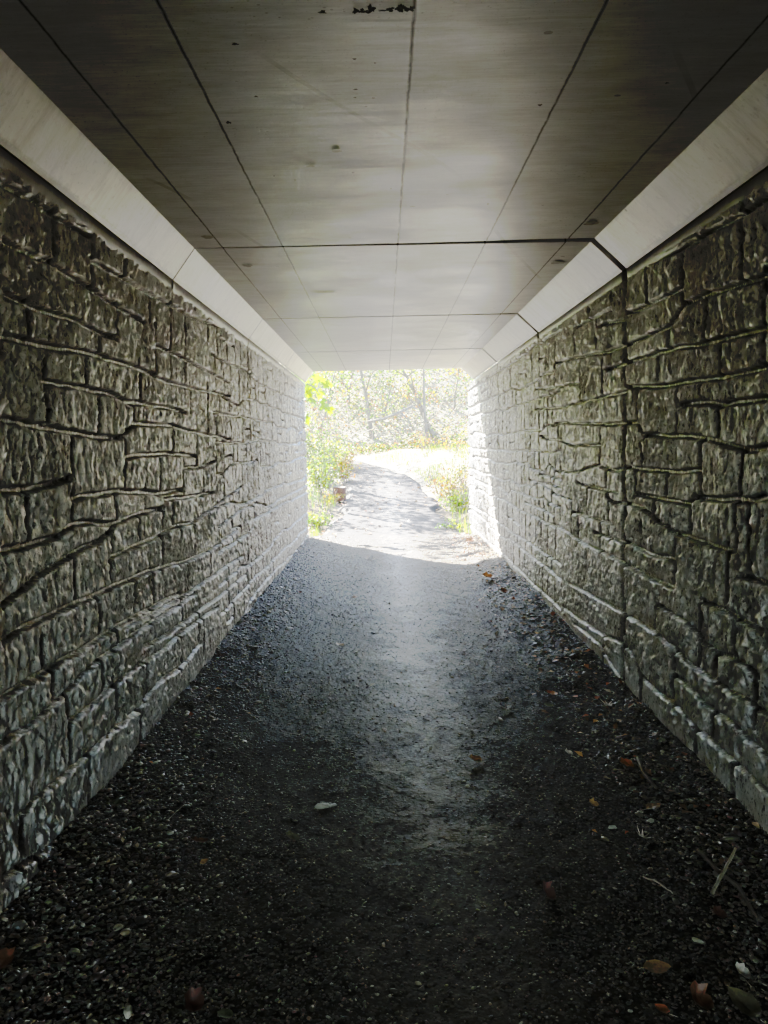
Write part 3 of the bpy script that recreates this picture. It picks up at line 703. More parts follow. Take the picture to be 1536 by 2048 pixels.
def gravel():
    N = 110000
    y = 1.5 * (13.6 / 1.5) ** (rng.random(N) ** 1.15)
    x = rng.uniform(-1.40, 1.58, N)
    dens = 0.22 + 0.9 * fbm(x * 2.6, y * 2.0, 3, 91) ** 2 * 1.6
    dens += 0.75 * sstep(-0.15, -1.2, x) + 0.7 * sstep(0.75, 1.35, x)
    dens *= 1 - 0.6 * np.exp(-((x - 0.2) / 0.34) ** 2)
    keep = rng.random(N) < np.clip(dens, 0, 1) * 0.75
    x, y = x[keep], y[keep]; n = len(x); pass
    edge = np.maximum(sstep(-0.5, -1.2, x), sstep(0.8, 1.4, x))
    size = 0.0028 + 0.0032 * rng.random(n) + (0.004 + 0.004 * edge) * rng.random(n) ** 3
    size *= 1 + 0.8 * (rng.random(n) > 0.975)
    size *= np.interp(y, [1.5, 6, 13], [1, 1.1, 1.3]) * (0.78 + 0.3 * edge)
    V, F = stones(x, y, size, 0.55)
    base = np.array([[0.150, 0.120, 0.078]]) * (0.25 + 1.3 * rng.random((n, 1)) ** 1.6) * (1 + 0.10 * rng.standard_normal((n, 3)))
    pale = rng.random(n) > 0.94
    base[pale] = np.array([0.30, 0.265, 0.195]) * rng.uniform(0.8, 1.2, (pale.sum(), 1))
    o = mesh_obj('gravel', V, F, M_GRAVEL, None, False, color=np.repeat(np.clip(base, 0.02, 0.6), 12, 0))
    tag(o, kind='stuff')
gravel()

# ------------------------------------------------------------------ leaves as small faces
def leaf_quads(P, size, color, flat=0.0, fold=0.25):
    """(n,3) centres -> folded rhombic leaves (6 verts, 4 tris)"""
    n = len(P)
    d = rng.standard_normal((n, 3)); d[:, 2] *= (1 - flat); d /= np.linalg.norm(d, axis=1, keepdims=True)
    up = rng.standard_normal((n, 3)) * (1 - flat) + np.array([0, 0, 1.0]) * (0.6 + 3 * flat)
    s = np.cross(d, up); s /= np.linalg.norm(s, axis=1, keepdims=True) + 1e-9
    nn = np.cross(s, d)
    L = size[:, None]; Wd = L * rng.uniform(0.28, 0.42, (n, 1))
    base = P - d * L * 0.5; tip = P + d * L * 0.5 - nn * L * 0.12
    m1 = P - d * L * 0.12; 
    l1 = m1 + s * Wd + nn * L * fold * 0.35; r1 = m1 - s * Wd + nn * L * fold * 0.35
    c = P - nn * L * 0.02
    V = np.stack([base, l1, tip, r1, c], 1).reshape(-1, 3)
    f = np.array([(0, 1, 4), (1, 2, 4), (2, 3, 4), (3, 0, 4)])
    F = (f[None] + (np.arange(n) * 5)[:, None, None]).reshape(-1, 3)
    return V, F, np.repeat(color, 5, 0)
PAL_GREEN = np.array([(0.10, 0.16, 0.03), (0.14, 0.20, 0.04), (0.20, 0.22, 0.05), (0.07, 0.11, 0.03)])
PAL_AUT = np.array([(0.30, 0.22, 0.05), (0.34, 0.17, 0.05), (0.22, 0.13, 0.06), (0.26, 0.24, 0.08), (0.16, 0.18, 0.05), (0.20, 0.16, 0.10)])
def _sat(p, k=2.0, g=0.85):
    m = p.mean(1, keepdims=True); return np.clip((m + (p - m) * k) * g, 0.008, 0.8)
PAL_GREEN = _sat(PAL_GREEN); PAL_AUT = _sat(PAL_AUT)
PAL_DRY = np.array([(0.26, 0.15, 0.07), (0.36, 0.20, 0.08), (0.18, 0.11, 0.06), (0.42, 0.33, 0.22), (0.30, 0.12, 0.05)])
def pick(pal, n, j=0.2):
    return np.clip(pal[rng.integers(0, len(pal), n)] * (1 + j * rng.standard_normal((n, 1))), 0.01, 0.8)
def leaves(name, P, size, pal, parent=None, flat=0.0, mat=None, j=0.2):
    P = np.asarray(P); n = len(P)
    if np.isscalar(size): size = size * rng.uniform(0.7, 1.3, n)
    V, F, C = leaf_quads(P, size, pick(pal, n, j), flat)
    return mesh_obj(name, V, F, mat or M_LEAF, parent, False, color=C)

# hillside brush: one tangled mass
def undergrowth():
    N = 42000
    x = rng.uniform(-13, 13, N); y = 30.4 + 17 * rng.random(N) ** 1.3
    cl = fbm(x * 0.45, y * 0.5, 3, 17)
    top = 0.3 + 3.2 * sstep(0.35, 0.75, cl) * sstep(30.0, 33, y)
    top *= np.where(x > 2.6, 0.72, 1.0)
    h = top * rng.random(N) ** 0.8
    P = np.stack([x, y, terrain(x, y) + h], -1)
    leaves('undergrowth', P, 0.105, np.concatenate([PAL_AUT, PAL_GREEN, PAL_GREEN]) * 0.8, None, 0.1)
    o = bpy.data.objects['undergrowth']; tag(o, kind='stuff')
    # bare stems tangled in the brush
    n = 1700
    x = rng.uniform(-11, 11, n); y = 30.6 + 14 * rng.random(n) ** 1.2
    z = terrain(x, y)
    d = rng.standard_normal((n, 3)) * np.array([0.75, 0.4, 0.55]) + np.array([0, 0, 0.55]); d /= np.linalg.norm(d, axis=1, keepdims=True)
    L = rng.uniform(0.6, 2.4, (n, 1))
    a = np.stack([x, y, z + rng.uniform(0, 1.2, n)], -1); b = a + d * L; b[:, 2] -= 0.12 * L[:, 0] ** 2 * 0.3
    m = (a + b) / 2 + rng.standard_normal((n, 3)) * 0.07 * L
    r = rng.uniform(0.007, 0.02, (n, 1))
    e1 = np.cross(d, np.array([0.2, 0.3, 1.0])); e1 /= np.linalg.norm(e1, axis=1, keepdims=True) + 1e-9; e2 = np.cross(d, e1)
    ring = []
    for P_, k in ((a, 1.0), (m, 0.75), (b, 0.35)):
        for q in range(3):
            t = 2 * PI * q / 3
            ring.append(P_ + (e1 * math.cos(t) + e2 * math.sin(t)) * r * k)
    V = np.stack(ring, 1).reshape(-1, 3); fs = []
    for s in range(2):
        for q in range(3): fs.append((s * 3 + q, s * 3 + (q + 1) % 3, s * 3 + 3 + (q + 1) % 3, s * 3 + 3 + q))
    F = (np.array(fs)[None] + (np.arange(n) * 9)[:, None, None]).reshape(-1, 4)
    tag(mesh_obj('brushwood', V, F, M_TWIG), kind='stuff')
undergrowth()

def leaf_litter():
    N = 9000
    x = rng.uniform(-9, 10, N); y = 13.5 + 18 * rng.random(N)
    dpath = np.abs(x - path_c(y))
    keep = rng.random(N) < np.where(dpath < 1.0, 0.22, 0.8)
    x, y = x[keep], y[keep]
    xi = np.concatenate([rng.normal(1.30, 0.17, 800), rng.normal(-1.2, 0.12, 40), rng.uniform(-1.2, 1.3, 40)]); yi = 2.6 + 10.8 * rng.random(len(xi)) ** 0.6
    xi = np.clip(xi, -1.36, 1.55)
    x = np.concatenate([x, xi]); y = np.concatenate([y, yi])
    onp = np.abs(x - path_c(y)) < 1.5
    z = np.where(onp | (y < 13.5), floor_z(x, y), terrain(x, y) + 0.02) + 0.012
    sz = np.where(y < 13.4, rng.uniform(0.02, 0.06, len(x)), rng.uniform(0.06, 0.11, len(x)))
    o = leaves('leaf_litter', np.stack([x, y, z], -1), sz, PAL_DRY, None, 0.75, M_DRYLEAF, 0.3)
    tag(o, kind='stuff')
leaf_litter()

def grass():
    """short grass and low weeds on the verges outside"""
    N = 22000
    x = rng.uniform(-6, 7, N); y = 13.7 + 15 * rng.random(N)
    d = x - path_c(y)
    cl = fbm(x * 0.8, y * 0.8, 3, 7)
    keep = (np.abs(d) > 1.25) & (rng.random(N) < sstep(0.38, 0.58, cl))
    x, y = x[keep], y[keep]; n = len(x)
    h = rng.uniform(0.06, 0.26, n); a = rng.uniform(0, 6.28, n); lean = rng.uniform(0.1, 0.6, n)
    z = terrain(x, y) - 0.01
    w = 0.008; c, s = np.cos(a), np.sin(a)
    b1 = np.stack([x - s * w, y + c * w, z], -1); b2 = np.stack([x + s * w, y - c * w, z], -1)
    m = np.stack([x + c * h * lean * 0.35, y + s * h * lean * 0.35, z + h * 0.6], -1)
    t = np.stack([x + c * h * lean, y + s * h * lean, z + h], -1)
    V = np.stack([b1, b2, m + np.stack([s * w, -c * w, 0 * c], -1) * 0.7, m - np.stack([s * w, -c * w, 0 * c], -1) * 0.7, t], 1).reshape(-1, 3)
    f = np.array([(0, 1, 2), (0, 2, 3), (3, 2, 4)])
    F = (f[None] + (np.arange(n) * 5)[:, None, None]).reshape(-1, 3)
    C = np.repeat(pick(np.concatenate([PAL_GREEN, PAL_AUT[3:5]]), n), 5, 0)
    tag(mesh_obj('grass', V, F, M_LEAF, None, False, color=C), kind='stuff')
grass()

# ------------------------------------------------------------------ shrubs, weeds, trees
def weed(name, x, y, h, spread, stems, nl, lab, cat, group, pal, lsize=0.07):
    z = float(terrain(x, y))
    root = tag(empty(name, (x, y, z)), lab, cat, group)
    mb = MB(); P = []
    for k in range(stems):
        a = random.uniform(0, 6.28); l = random.uniform(0.15, 1) * spread; hh = h * random.uniform(0.6, 1.05)
        bx, by = x + math.cos(a) * l * 0.25, y + math.sin(a) * l * 0.25
        zb = float(terrain(bx, by))
        pts = []
        for q in range(5):
            t = q / 4
            pts.append((bx + math.cos(a) * l * t ** 1.5 * 0.8 + random.uniform(-.02, .02), by + math.sin(a) * l * t ** 1.5 * 0.8 + random.uniform(-.02, .02), zb - 0.03 + hh * t))
        mb.tube(pts, [0.010, 0.009, 0.007, 0.005, 0.003], 4)
        for _ in range(nl // stems):
            t = random.uniform(0.15, 1.02); i = min(int(t * 4), 3); f = t * 4 - i
            c = [pts[i][d] * (1 - f) + pts[i + 1][d] * f for d in range(3)]
            r = 0.05 + 0.16 * spread * (1.2 - t)
            P.append([c[0] + random.gauss(0, r), c[1] + random.gauss(0, r), c[2] + random.gauss(0, r * 0.6)])
    mb.build('stem', M_TWIG, root)
    leaves('foliage', P, lsize, pal, root, 0.15)
    return root
MIXG = np.concatenate([PAL_GREEN, PAL_GREEN, PAL_AUT[3:5]]); MIXA = np.concatenate([PAL_AUT, PAL_GREEN[2:3]])
def px_ground(px, py):
    p = np.array(at_z(px, py, 0.0)); y = 20.0
    for y in np.arange(13.6, 60, 0.05):
        q = at_y(px, py, y)
        if q[2] <= float(terrain(q[0], q[1])): return q
    return q
for args in [
    (635, 985, 1.0, 0.6, 14, 800, 'leafy green weed clump against the left wall end, left of the cut stump', MIXG),
    (655, 975, 1.3, 0.6, 14, 800, 'tall green weed clump standing just behind the cut stump', MIXG),
    (628, 950, 1.7, 0.7, 16, 1000, 'tallest bushy weed clump at the left edge of the exit', MIXG),
    (690, 962, 0.8, 0.5, 12, 550, 'rusty brown weed clump right behind the cut stump by the path edge', MIXA),
    (665, 945, 1.2, 0.7, 15, 800, 'tangled yellow-green weed clump on the left bank where the path bends', MIXG),
    (700, 938, 0.7, 0.5, 12, 450, 'low brown weed clump farthest up the left side of the path', MIXA),
    (630, 1050, 0.22, 0.35, 12, 350, 'low bright green weed tuft at the foot of the left wall end', MIXG),
    ]:
    p = px_ground(args[0], args[1])
    weed('weed_clump', p[0], p[1], args[2], args[3], args[4], args[5], args[6], 'weeds', 'weed clumps beside the path', args[7])
for args in [
    (664, 1004, 0.30, 0.35, 8, 130, 'low yellow-brown weed tuft in front of the left side of the cut stump', MIXA),
    (905, 1000, 0.75, 0.5, 12, 350, 'yellow weed clump with upright seed stalks right of the path by the wall', MIXA),
    (925, 985, 0.95, 0.45, 8, 200, 'orange-yellow weed clump touching the right wall end', MIXA),
    (880, 985, 0.55, 0.5, 8, 150, 'sparse yellow weed clump nearest the path on its right side', MIXA),
    (915, 1020, 0.40, 0.4, 12, 350, 'low spreading yellow-green weed clump in front of the upright seed stalks', MIXG),
    (905, 1056, 0.16, 0.30, 8, 110, 'small green weed tuft at the foot of the right wall end', MIXG),
    (850, 900, 0.8, 0.7, 8, 200, 'brown bush at the foot of the hillside, below the forked trunk', MIXA),
    (905, 905, 0.9, 0.8, 8, 220, 'pale brown bush at the foot of the hillside near the right wall', MIXA),
    ]:
    p = px_ground(args[0], args[1])
    weed('weed_clump', p[0], p[1], args[2], args[3], args[4], args[5], args[6], 'weeds', 'weed clumps beside the path', args[7])

def tree(x, y, h, r, lean, crown_c, crown_r, nl, lab, pal, limbs=6, lsize=0.12, group='trees beyond the exit', bark=None, seed=1, bare=0):
    rr = random.Random(seed)
    z = float(terrain(x, y))
    root = tag(empty('tree', (x, y, z)), lab, 'tree', group)
    n = 8; pts = []
    for q in range(n):
        t = q / (n - 1)
        pts.append((x + lean[0] * t + rr.uniform(-1, 1) * 0.03 * h * t, y + lean[1] * t + rr.uniform(-1, 1) * 0.02 * h * t, z - 0.1 + h * t))
    mb = MB(); mb.tube(pts, [r * (1.25 if q == 0 else 1 - 0.75 * q / (n - 1)) for q in range(n)], 9)
    mb.build('trunk', bark or M_BARK, root, True)
    tips = []
    for k in range(limbs):
        lm = MB()
        i = rr.randint(2, n - 1); b = Vector(pts[i]); a = rr.uniform(0, 6.28)
        L = rr.uniform(0.5, 1.1) * crown_r * 1.2
        d = Vector((math.cos(a), math.sin(a), rr.uniform(0.3, 1.1))).normalized()
        q1 = b + d * L * 0.5 + Vector((0, 0, 0.05 * L)); q2 = b + d * L + Vector((rr.uniform(-.2, .2) * L, rr.uniform(-.2, .2) * L, 0.1 * L))
        rad = r * (1 - 0.75 * i / (n - 1)) * 0.6
        lm.tube([b, q1, q2], [rad, rad * 0.6, rad * 0.2], 6); tips += [q1, q2]
        for _ in range(3):
            s = q1.lerp(q2, rr.random()); e = s + Vector((rr.gauss(0, 1), rr.gauss(0, 1), rr.gauss(0.3, 0.7))).normalized() * L * 0.4
            lm.tube([s, s.lerp(e, 0.5) + Vector((0, 0, 0.03)), e], [rad * 0.3, rad * 0.22, rad * 0.1], 5); tips.append(e)
        lm.build('limb', bark or M_BARK, root, True)
    if nl:
        P = []
        cc = np.array([x + crown_c[0], y + crown_c[1], z + crown_c[2]])
        cl = rng.standard_normal((max(8, nl // 90), 3)); cl = cl / np.linalg.norm(cl, axis=1, keepdims=True) * rng.random((len(cl), 1)) ** 0.4
        cl = cc + cl * np.array([crown_r, crown_r, crown_r * 0.75])
        cl = np.concatenate([cl, np.array([tuple(t) for t in tips])])
        idx = rng.integers(0, len(cl), nl)
        P = cl[idx] + rng.standard_normal((nl, 3)) * crown_r * 0.17
        leaves('crown', P, lsize, pal, root, 0.2)
    return root

def px_base(px, py): return px_ground(px, py)
# trunks seen on the hillside
def trunk_from(px0, py0, px1, py1, y, r, lab, pal, nl, seed, crown_r=1.6, limbs=6):
    a = at_y(px0, py0, y); b = at_y(px1, py1, y)          # foot, upper point in the picture
    zt = float(terrain(a[0], y))
    # run the axis down to the soil
    k = (a[2] - zt) / max(b[2] - a[2], 0.1)
    foot = a - (b - a) * k
    top_h = (b[2] - zt) * 1.7
    lean = ((b[0] - foot[0]) * 1.7, 0.3)
    return tree(foot[0], y, top_h, r, lean, (lean[0], 0.2, top_h * 0.92), crown_r, nl, lab, pal, limbs, 0.12, seed=seed)
trunk_from(843, 815, 812, 745, 33.5, 0.10, 'leaning pale trunk tree, upper left limb of the crossing pair on the hillside', MIXG, 900, 21)
trunk_from(852, 840, 844, 745, 33.0, 0.085, 'slim upright tree just right of the leaning trunk on the hillside', MIXA, 800, 22)
trunk_from(742, 860, 725, 745, 34.0, 0.10, 'grey slim tree in the middle of the hillside brush', MIXG, 1000, 23)
trunk_from(775, 800, 790, 748, 36.0, 0.05, 'thin sapling between the grey slim tree and the leaning trunk', MIXG, 500, 24, 1.1)
trunk_from(640, 860, 668, 750, 35.0, 0.07, 'thin dark tree behind the big hanging leaves at the left of the exit', MIXG, 1100, 25)
trunk_from(690, 850, 702, 748, 38.0, 0.08, 'slender tree high on the hillside left of the grey slim tree', MIXG, 900, 26)
trunk_from(905, 850, 915, 752, 37.0, 0.06, 'thin sparse tree on the pale right side of the hillside', MIXA, 500, 27, 1.2)
# trees standing beside the path, hidden by the left wall from here; they dapple the path
tree(-4.6, 21.4, 7.5, 0.085, (0.2, 0.1), (0.5, -0.6, 7.2), 1.5, 2000, 'slim tree left of the path whose trunk shadow crosses the ground', MIXG, 7, 0.13, seed=31)
tree(-4.3, 19.4, 5.0, 0.05, (0.3, 0.1), (0.5, 0, 4.9), 1.1, 620, 'unseen slender young tree added left of the path to dapple the tunnel mouth', MIXG, 6, 0.13, seed=34)  # unseen, added to break up the shadow edge at the exit
tree(-5.6, 26.0, 8.5, 0.14, (0.3, -0.2), (0.6, -0.3, 7.2), 2.1, 2600, 'broad leafy tree left of the path shading the gravel', MIXG, 10, 0.14, seed=32)
tree(-7.5, 33.0, 10, 0.18, (0.3, 0.2), (0.3, 0.2, 8.0), 3.0, 3000, 'tall broad tree at the left foot of the hillside', MIXG, 10, 0.15, seed=33)

# fallen branch on the hillside
a = at_y(768, 838, 32.0); m = at_y(800, 824, 32.2); b = at_y(826, 811, 32.6)
fb = tag(empty('fallen_branch', tuple(a)), 'grey fallen branch lying slantwise in the hillside brush below the forked trunks', 'branch')
mb = MB(); mb.tube([a + np.array([-0.7, 0, -0.1]), a, m, b], [0.04, 0.055, 0.06, 0.04], 8); mb.build('limb', M_BARK, fb, True)
mb = MB(); mb.tube([m, m + np.array([0.35, -0.1, -0.35]), m + np.array([0.6, -0.1, -0.9])], [0.035, 0.03, 0.012], 6); mb.build('twig', M_BARK, fb, True)

# the cut stump
def stump():
    p = px_ground(679, 999); x, y = p[0], p[1]; z = float(terrain(x, y)) - 0.04
    root = tag(empty('cut_post', (x, y, z)), 'reddish brown cut round post stub at the left edge of the path', 'post')
    k = 28; H = 0.34; r0 = 0.16; V = []; F = []
    rings = [(0, 1.04), (0.33, 1.0), (0.7, 0.99), (0.96, 1.0), (1.0, 0.96)]
    for t, s in rings:
        for q in range(k):
            a = 2 * PI * q / k
            rr = r0 * s * (1 + 0.025 * math.sin(5 * a + 1) + 0.018 * math.sin(11 * a) + 0.01 * math.sin(17 * a + 2))
            V.append((x + rr * math.cos(a), y + rr * math.sin(a), z + H * t + (0.012 * math.sin(a * 2) if t > .9 else 0)))
    for i in range(len(rings) - 1):
        for q in range(k): F.append((i * k + q, i * k + (q + 1) % k, (i + 1) * k + (q + 1) % k, (i + 1) * k + q))
    mesh_obj('post_shaft', V, F, M_POST, root, True)
    T = [(x, y, z + H * 0.995)] + V[-k:]
    mesh_obj('cut_top', T, [(0, 1 + q, 1 + (q + 1) % k) for q in range(k)], M_POSTTOP, root)
stump()

# ------------------------------------------------------------------ single leaves: outlines
MAPLE = [(0, 0), (.10, .02), (.30, -.06), (.26, .08), (.52, .16), (.42, .26), (.50, .36), (.30, .40), (.24, .46), (.34, .70), (.20, .66), (.12, .74), (0, 1.0)]
MAPLE = MAPLE + [(-x, y) for x, y in MAPLE[-2:0:-1]]
OVAL = [(0, 0), (.08, .03), (.20, .14), (.28, .30), (.30, .46), (.26, .62), (.17, .79), (.07, .92), (0, 1.0)]
OVAL = OVAL + [(-x, y) for x, y in OVAL[-2:0:-1]]
TORN = [(0, 0), (.2, .02), (.34, .2), (.38, .5), (.30, .62), (.36, .8), (.1, .86), (0, .95), (-.16, .84), (-.3, .7), (-.28, .4), (-.34, .2), (-.16, .04)]
STAR = [(0, 0), (.06, .18), (.34, .10), (.12, .30), (.48, .42), (.14, .42), (.26, .80), (.03, .52), (-.06, 1.0), (-.10, .52), (-.36, .72), (-.17, .42), (-.46, .28), (-.14, .28), (-.22, .02), (-.05, .16)]
def leaf_mesh(outline, L, curl, cup, seed, wscale=1.0):
    """triangulated, curled blade with concentric rings, midrib on +y, base at the origin"""
    r = random.Random(seed); n = len(outline); c = (0, 0.45); rings = 5; V = []; F = []
    def bend(x, y):
        xx, yy = x * L * wscale, (y - 0.45) * L
        z = cup * (x * wscale) ** 2 * L * 2.2 + curl * (y - 0.45) ** 2 * L * 2 + 0.03 * L * math.sin(9 * x + 5 * y + seed) + 0.02 * L * math.sin(17 * y + seed) - 0.02 * L * math.exp(-(x / 0.03) ** 2)
        return (xx, yy, z)
    V.append(bend(*c))
    for k in range(1, rings + 1):
        t = k / rings
        for x, y in outline: V.append(bend(c[0] + (x - c[0]) * t, c[1] + (y - c[1]) * t))
    for q in range(n): F.append((0, 1 + q, 1 + (q + 1) % n))
    for k in range(rings - 1):
        for q in range(n): F.append((1 + k * n + q, 1 + (k + 1) * n + q, 1 + (k + 1) * n + (q + 1) % n, 1 + k * n + (q + 1) % n))
    return V, F
def fallen_leaf(px, py, L, outline, color, lab, rot, curl=0.3, cup=0.3, tilt=(0, 0), stem=0.35, lift=0.012, w=1.0, seed=0):
    p = at_z(px, py, 0.02)
    for _ in range(4): p = at_z(px, py, float(floor_z(p[0], p[1])) + lift)
    root = tag(empty('fallen_leaf', tuple(p), (tilt[0], tilt[1], rot)), lab, 'leaf', 'fallen leaves on the gravel floor')
    V, F = leaf_mesh(outline, L, curl, cup, seed, w)
    mn = min(v[2] for v in V)
    V = [(x, y, z - mn) for x, y, z in V]
    cc = np.array([np.array(color) * random.uniform(0.8, 1.2) for _ in V])
    mesh_obj('blade', V, F, M_DRYLEAF, root, True, color=cc, world=False)
    if stem:
        y0 = -0.45 * L; z0 = V[1][2]
        mb = MB(); mb.tube([(0, y0 + 0.02 * L, z0), (0.04 * L, y0 - stem * L * 0.5, max(z0 * 0.6, 0.003)), (0.10 * L, y0 - stem * L, 0.003)], [0.0016, 0.0014, 0.0011], 5)
        mb.build('stalk', M_STICK, root, world=False)
    return root
BR = (0.16, 0.075, 0.036); OR = (0.36, 0.15, 0.05); PALE = (0.60, 0.52, 0.42); TAN = (0.34, 0.22, 0.10); RED = (0.10, 0.045, 0.028); GRN = (0.12, 0.125, 0.06); OLV = (0.15, 0.13, 0.07)
fallen_leaf(1090, 1786, .075, TORN, RED, 'curled reddish-brown leaf standing on edge in the middle of the dark path', 0.7, 0.5, 0.9, (0.75, 0.3), .3, .012, seed=1)
fallen_leaf(1283, 1674, .075, STAR, PALE, 'pale whitish star-shaped leaf on dark gravel, above the pale straight stick', 0.5, 0.6, 0.4, (0.3, 0.2), .3, .012, seed=2)
fallen_leaf(1253, 1532, .085, TORN, OR, 'large orange-brown torn leaf beside the dark twig near the right wall', 1.45, 0.15, 0.5, (0.35, 0), .2, .012, 1.2, seed=3)
fallen_leaf(1306, 1615, .075, OVAL, TAN, 'tan leaf lying flat with its stalk pointing at the right wall', -1.35, 0.1, 0.2, (0.1, 0), .45, .012, 1.3, seed=4)
fallen_leaf(1312, 1937, .085, OVAL, TAN, 'smooth tan oval leaf lying at the lower right, pointing right', -1.8, 0.2, 0.3, (0.1, 0.1), .15, .012, 1.2, seed=5)
fallen_leaf(1395, 2000, .090, TORN, BR, 'crumpled rusty leaf with raised tip at the lower right corner', 0.2, 0.7, 0.8, (0.4, 0.3), .2, .012, seed=6)
fallen_leaf(1492, 2015, .12, OVAL, OLV, 'long folded olive leaf in the lower right corner, largest on the gravel', 0.35, 0.3, 1.0, (0.1, -0.3), .4, .012, 0.9, seed=7)
fallen_leaf(1325, 2022, .045, OVAL, OR, 'small orange oval leaf near the bottom edge, left of the crumpled rusty leaf', 0.9, 0.3, 0.4, (0.1, 0), .5, .012, 1.3, seed=8)
fallen_leaf(1481, 1947, .055, TORN, PALE, 'pale yellow crinkled leaf hanging on a thin upright stalk, lower right', 0.3, 0.5, 0.8, (0.3, 0.2), .7, .014, seed=9)
fallen_leaf(1337, 1542, .065, STAR, OLV, 'grey-olive star-shaped leaf close to the foot of the right wall', 0.4, 0.4, 0.2, (0.2, 0), .3, .012, seed=10)
fallen_leaf(1136, 1507, .050, TORN, PALE, 'small leaf with a bright white rim and red underside on the right of the path', 1.2, 0.4, 0.8, (0.4, 0), 0, .012, seed=11)
fallen_leaf(1186, 1609, .055, TORN, TAN, 'light brown leaf with a shining edge, left of the tan flat leaf', 0.6, 0.5, 0.7, (0.35, 0.1), 0.2, .012, seed=12)
fallen_leaf(1103, 1388, .090, OVAL, OR, 'orange leaf at the top of a small leaf cluster halfway down the path', 1.0, 0.3, 0.4, (0.15, 0), 0.2, .012, 1.2, seed=13)
fallen_leaf(1097, 1413, .075, OVAL, OLV, 'dull yellow oval leaf just below the orange leaf of the small cluster', 0.3, 0.2, 0.3, (0.1, 0), 0.2, .012, 1.3, seed=14)
fallen_leaf(1010, 1419, .13, STAR, (0.42, 0.37, 0.30), 'pale broken leaf with frayed lobes lying flat on the middle of the path', 1.5, 0.2, 0.2, (0.05, 0), 0.2, .012, seed=15)
fallen_leaf(1213, 1410, .10, STAR, PALE, 'pale ragged leaf at the right foot of the wall, halfway along', 0.7, 0.3, 0.3, (0.15, 0), 0.2, .02, seed=16)
fallen_leaf(950, 1521, .075, TORN, TAN, 'narrow folded yellowish leaf in the centre of the path', 1.3, 0.3, 1.0, (0.2, 0), 0.2, .012, 0.8, seed=17)
fallen_leaf(1438, 1828, .055, TORN, RED, 'dark red leaf scrap under the dark bent twig near the right wall', 0.3, 0.4, 0.5, (0.3, 0), 0.2, .012, seed=18)
fallen_leaf(400, 1684, .070, TORN, BR, 'thin brown leaf scrap on the left half of the gravel, above the small tan leaf', 1.6, 0.3, 0.7, (0.1, 0), 0.2, .012, 0.7, seed=19)
fallen_leaf(409, 1725, .040, OVAL, TAN, 'small tan oval leaf on the left half of the gravel', -0.8, 0.2, 0.3, (0.2, 0), 0.1, .012, 1.4, seed=20)
fallen_leaf(385, 2010, .080, TORN, RED, 'dark rusty curled leaf near the bottom edge on the left', 0.4, 0.6, 0.8, (0.4, 0.1), 0.2, .012, seed=21)
fallen_leaf(450, 2031, .050, TORN, GRN, 'flat dull green leaf piece at the bottom edge, left of centre', 1.3, 0.1, 0.2, (0.1, 0), 0, .012, seed=22)
fallen_leaf(440, 1312, .11, STAR, RED, 'red-brown leaf lying against the foot of the left wall', 0.9, 0.4, 0.4, (0.2, 0), 0.2, .02, seed=23)
fallen_leaf(584, 1676, .075, TORN, OLV, 'long curled grey-brown leaf just below the pale flat stone', 1.0, 0.3, 1.0, (0.2, 0), 0.2, .012, 0.7, seed=24)
fallen_leaf(6, 1925, .09, TORN, BR, 'brown leaf cut by the left picture edge at the foot of the wall', 0.2, 0.4, 0.5, (0.2, 0), 0.2, .015, seed=25)
fallen_leaf(975, 1155, .17, TORN, OR, 'orange-brown leaf in the shadow at the right wall, just inside the sunlit strip', 0.9, 0.3, 0.5, (0.2, 0), 0.2, .03, seed=26)
fallen_leaf(940, 1083, .20, TORN, OR, 'bright orange leaf in the sun at the foot of the right wall end', 0.5, 0.3, 0.5, (0.2, 0), 0.2, .03, seed=27)
fallen_leaf(1008, 1185, .13, OVAL, BR, 'brown oval leaf in the debris along the right wall', 0.2, 0.3, 0.5, (0.2, 0), 0.2, .03, seed=28)
fallen_leaf(710, 1195, .10, STAR, OR, 'lone orange leaf on the far left half of the path', 0.2, 0.2, 0.3, (0.1, 0), 0.2, .012, seed=29)
fallen_leaf(680, 1290, .08, OVAL, TAN, 'yellow-brown small leaf on the path left of the shiny track', 0.9, 0.2, 0.3, (0.1, 0), 0.2, .012, 1.3, seed=30)
fallen_leaf(743, 1118, .16, STAR, (0.4, 0.35, 0.3), 'pale leaf on the path just inside the shadow edge', 1.2, 0.2, 0.3, (0.1, 0), 0.2, .012, seed=31)

def stone_thing(px, py, a, b, h, color, lab, rot, seed):
    p = at_z(px, py, 0.02)
    for _ in range(4): p = at_z(px, py, float(floor_z(p[0], p[1])) + h * 0.3)
    r = np.random.default_rng(seed); V = []; F = []; nu, nv = 14, 7
    for i in range(nv + 1):
        t = PI * i / nv
        for q in range(nu):
            f = 2 * PI * q / nu
            k = 1 + 0.10 * math.sin(2 * f + seed) + 0.07 * math.sin(3 * f + 2 * seed) + 0.05 * r.standard_normal()
            sx = math.copysign(abs(math.cos(f)) ** 0.75, math.cos(f)); sy = math.copysign(abs(math.sin(f)) ** 0.75, math.sin(f))
            V.append((a * k * math.sin(t) ** 0.6 * sx, b * k * math.sin(t) ** 0.6 * sy, h * math.cos(t) * (1 + 0.15 * sx)))
    for i in range(nv):
        for q in range(nu): F.append((i * nu + q, (i + 1) * nu + q, (i + 1) * nu + (q + 1) % nu, i * nu + (q + 1) % nu))
    o = mesh_obj('stone', V, F, M_GRAVEL, None, False, color=np.tile(np.array(color), (len(V), 1)))
    o.location = tuple(p); o.rotation_euler = (0.1, 0.05, rot)
    tag(o, lab, 'stone', 'single stones on the gravel floor')
stone_thing(645, 1613, .034, .020, .012, (0.34, 0.31, 0.235), 'pale flat stone in the middle of the black gravel, largest and brightest', 0.1, 1)
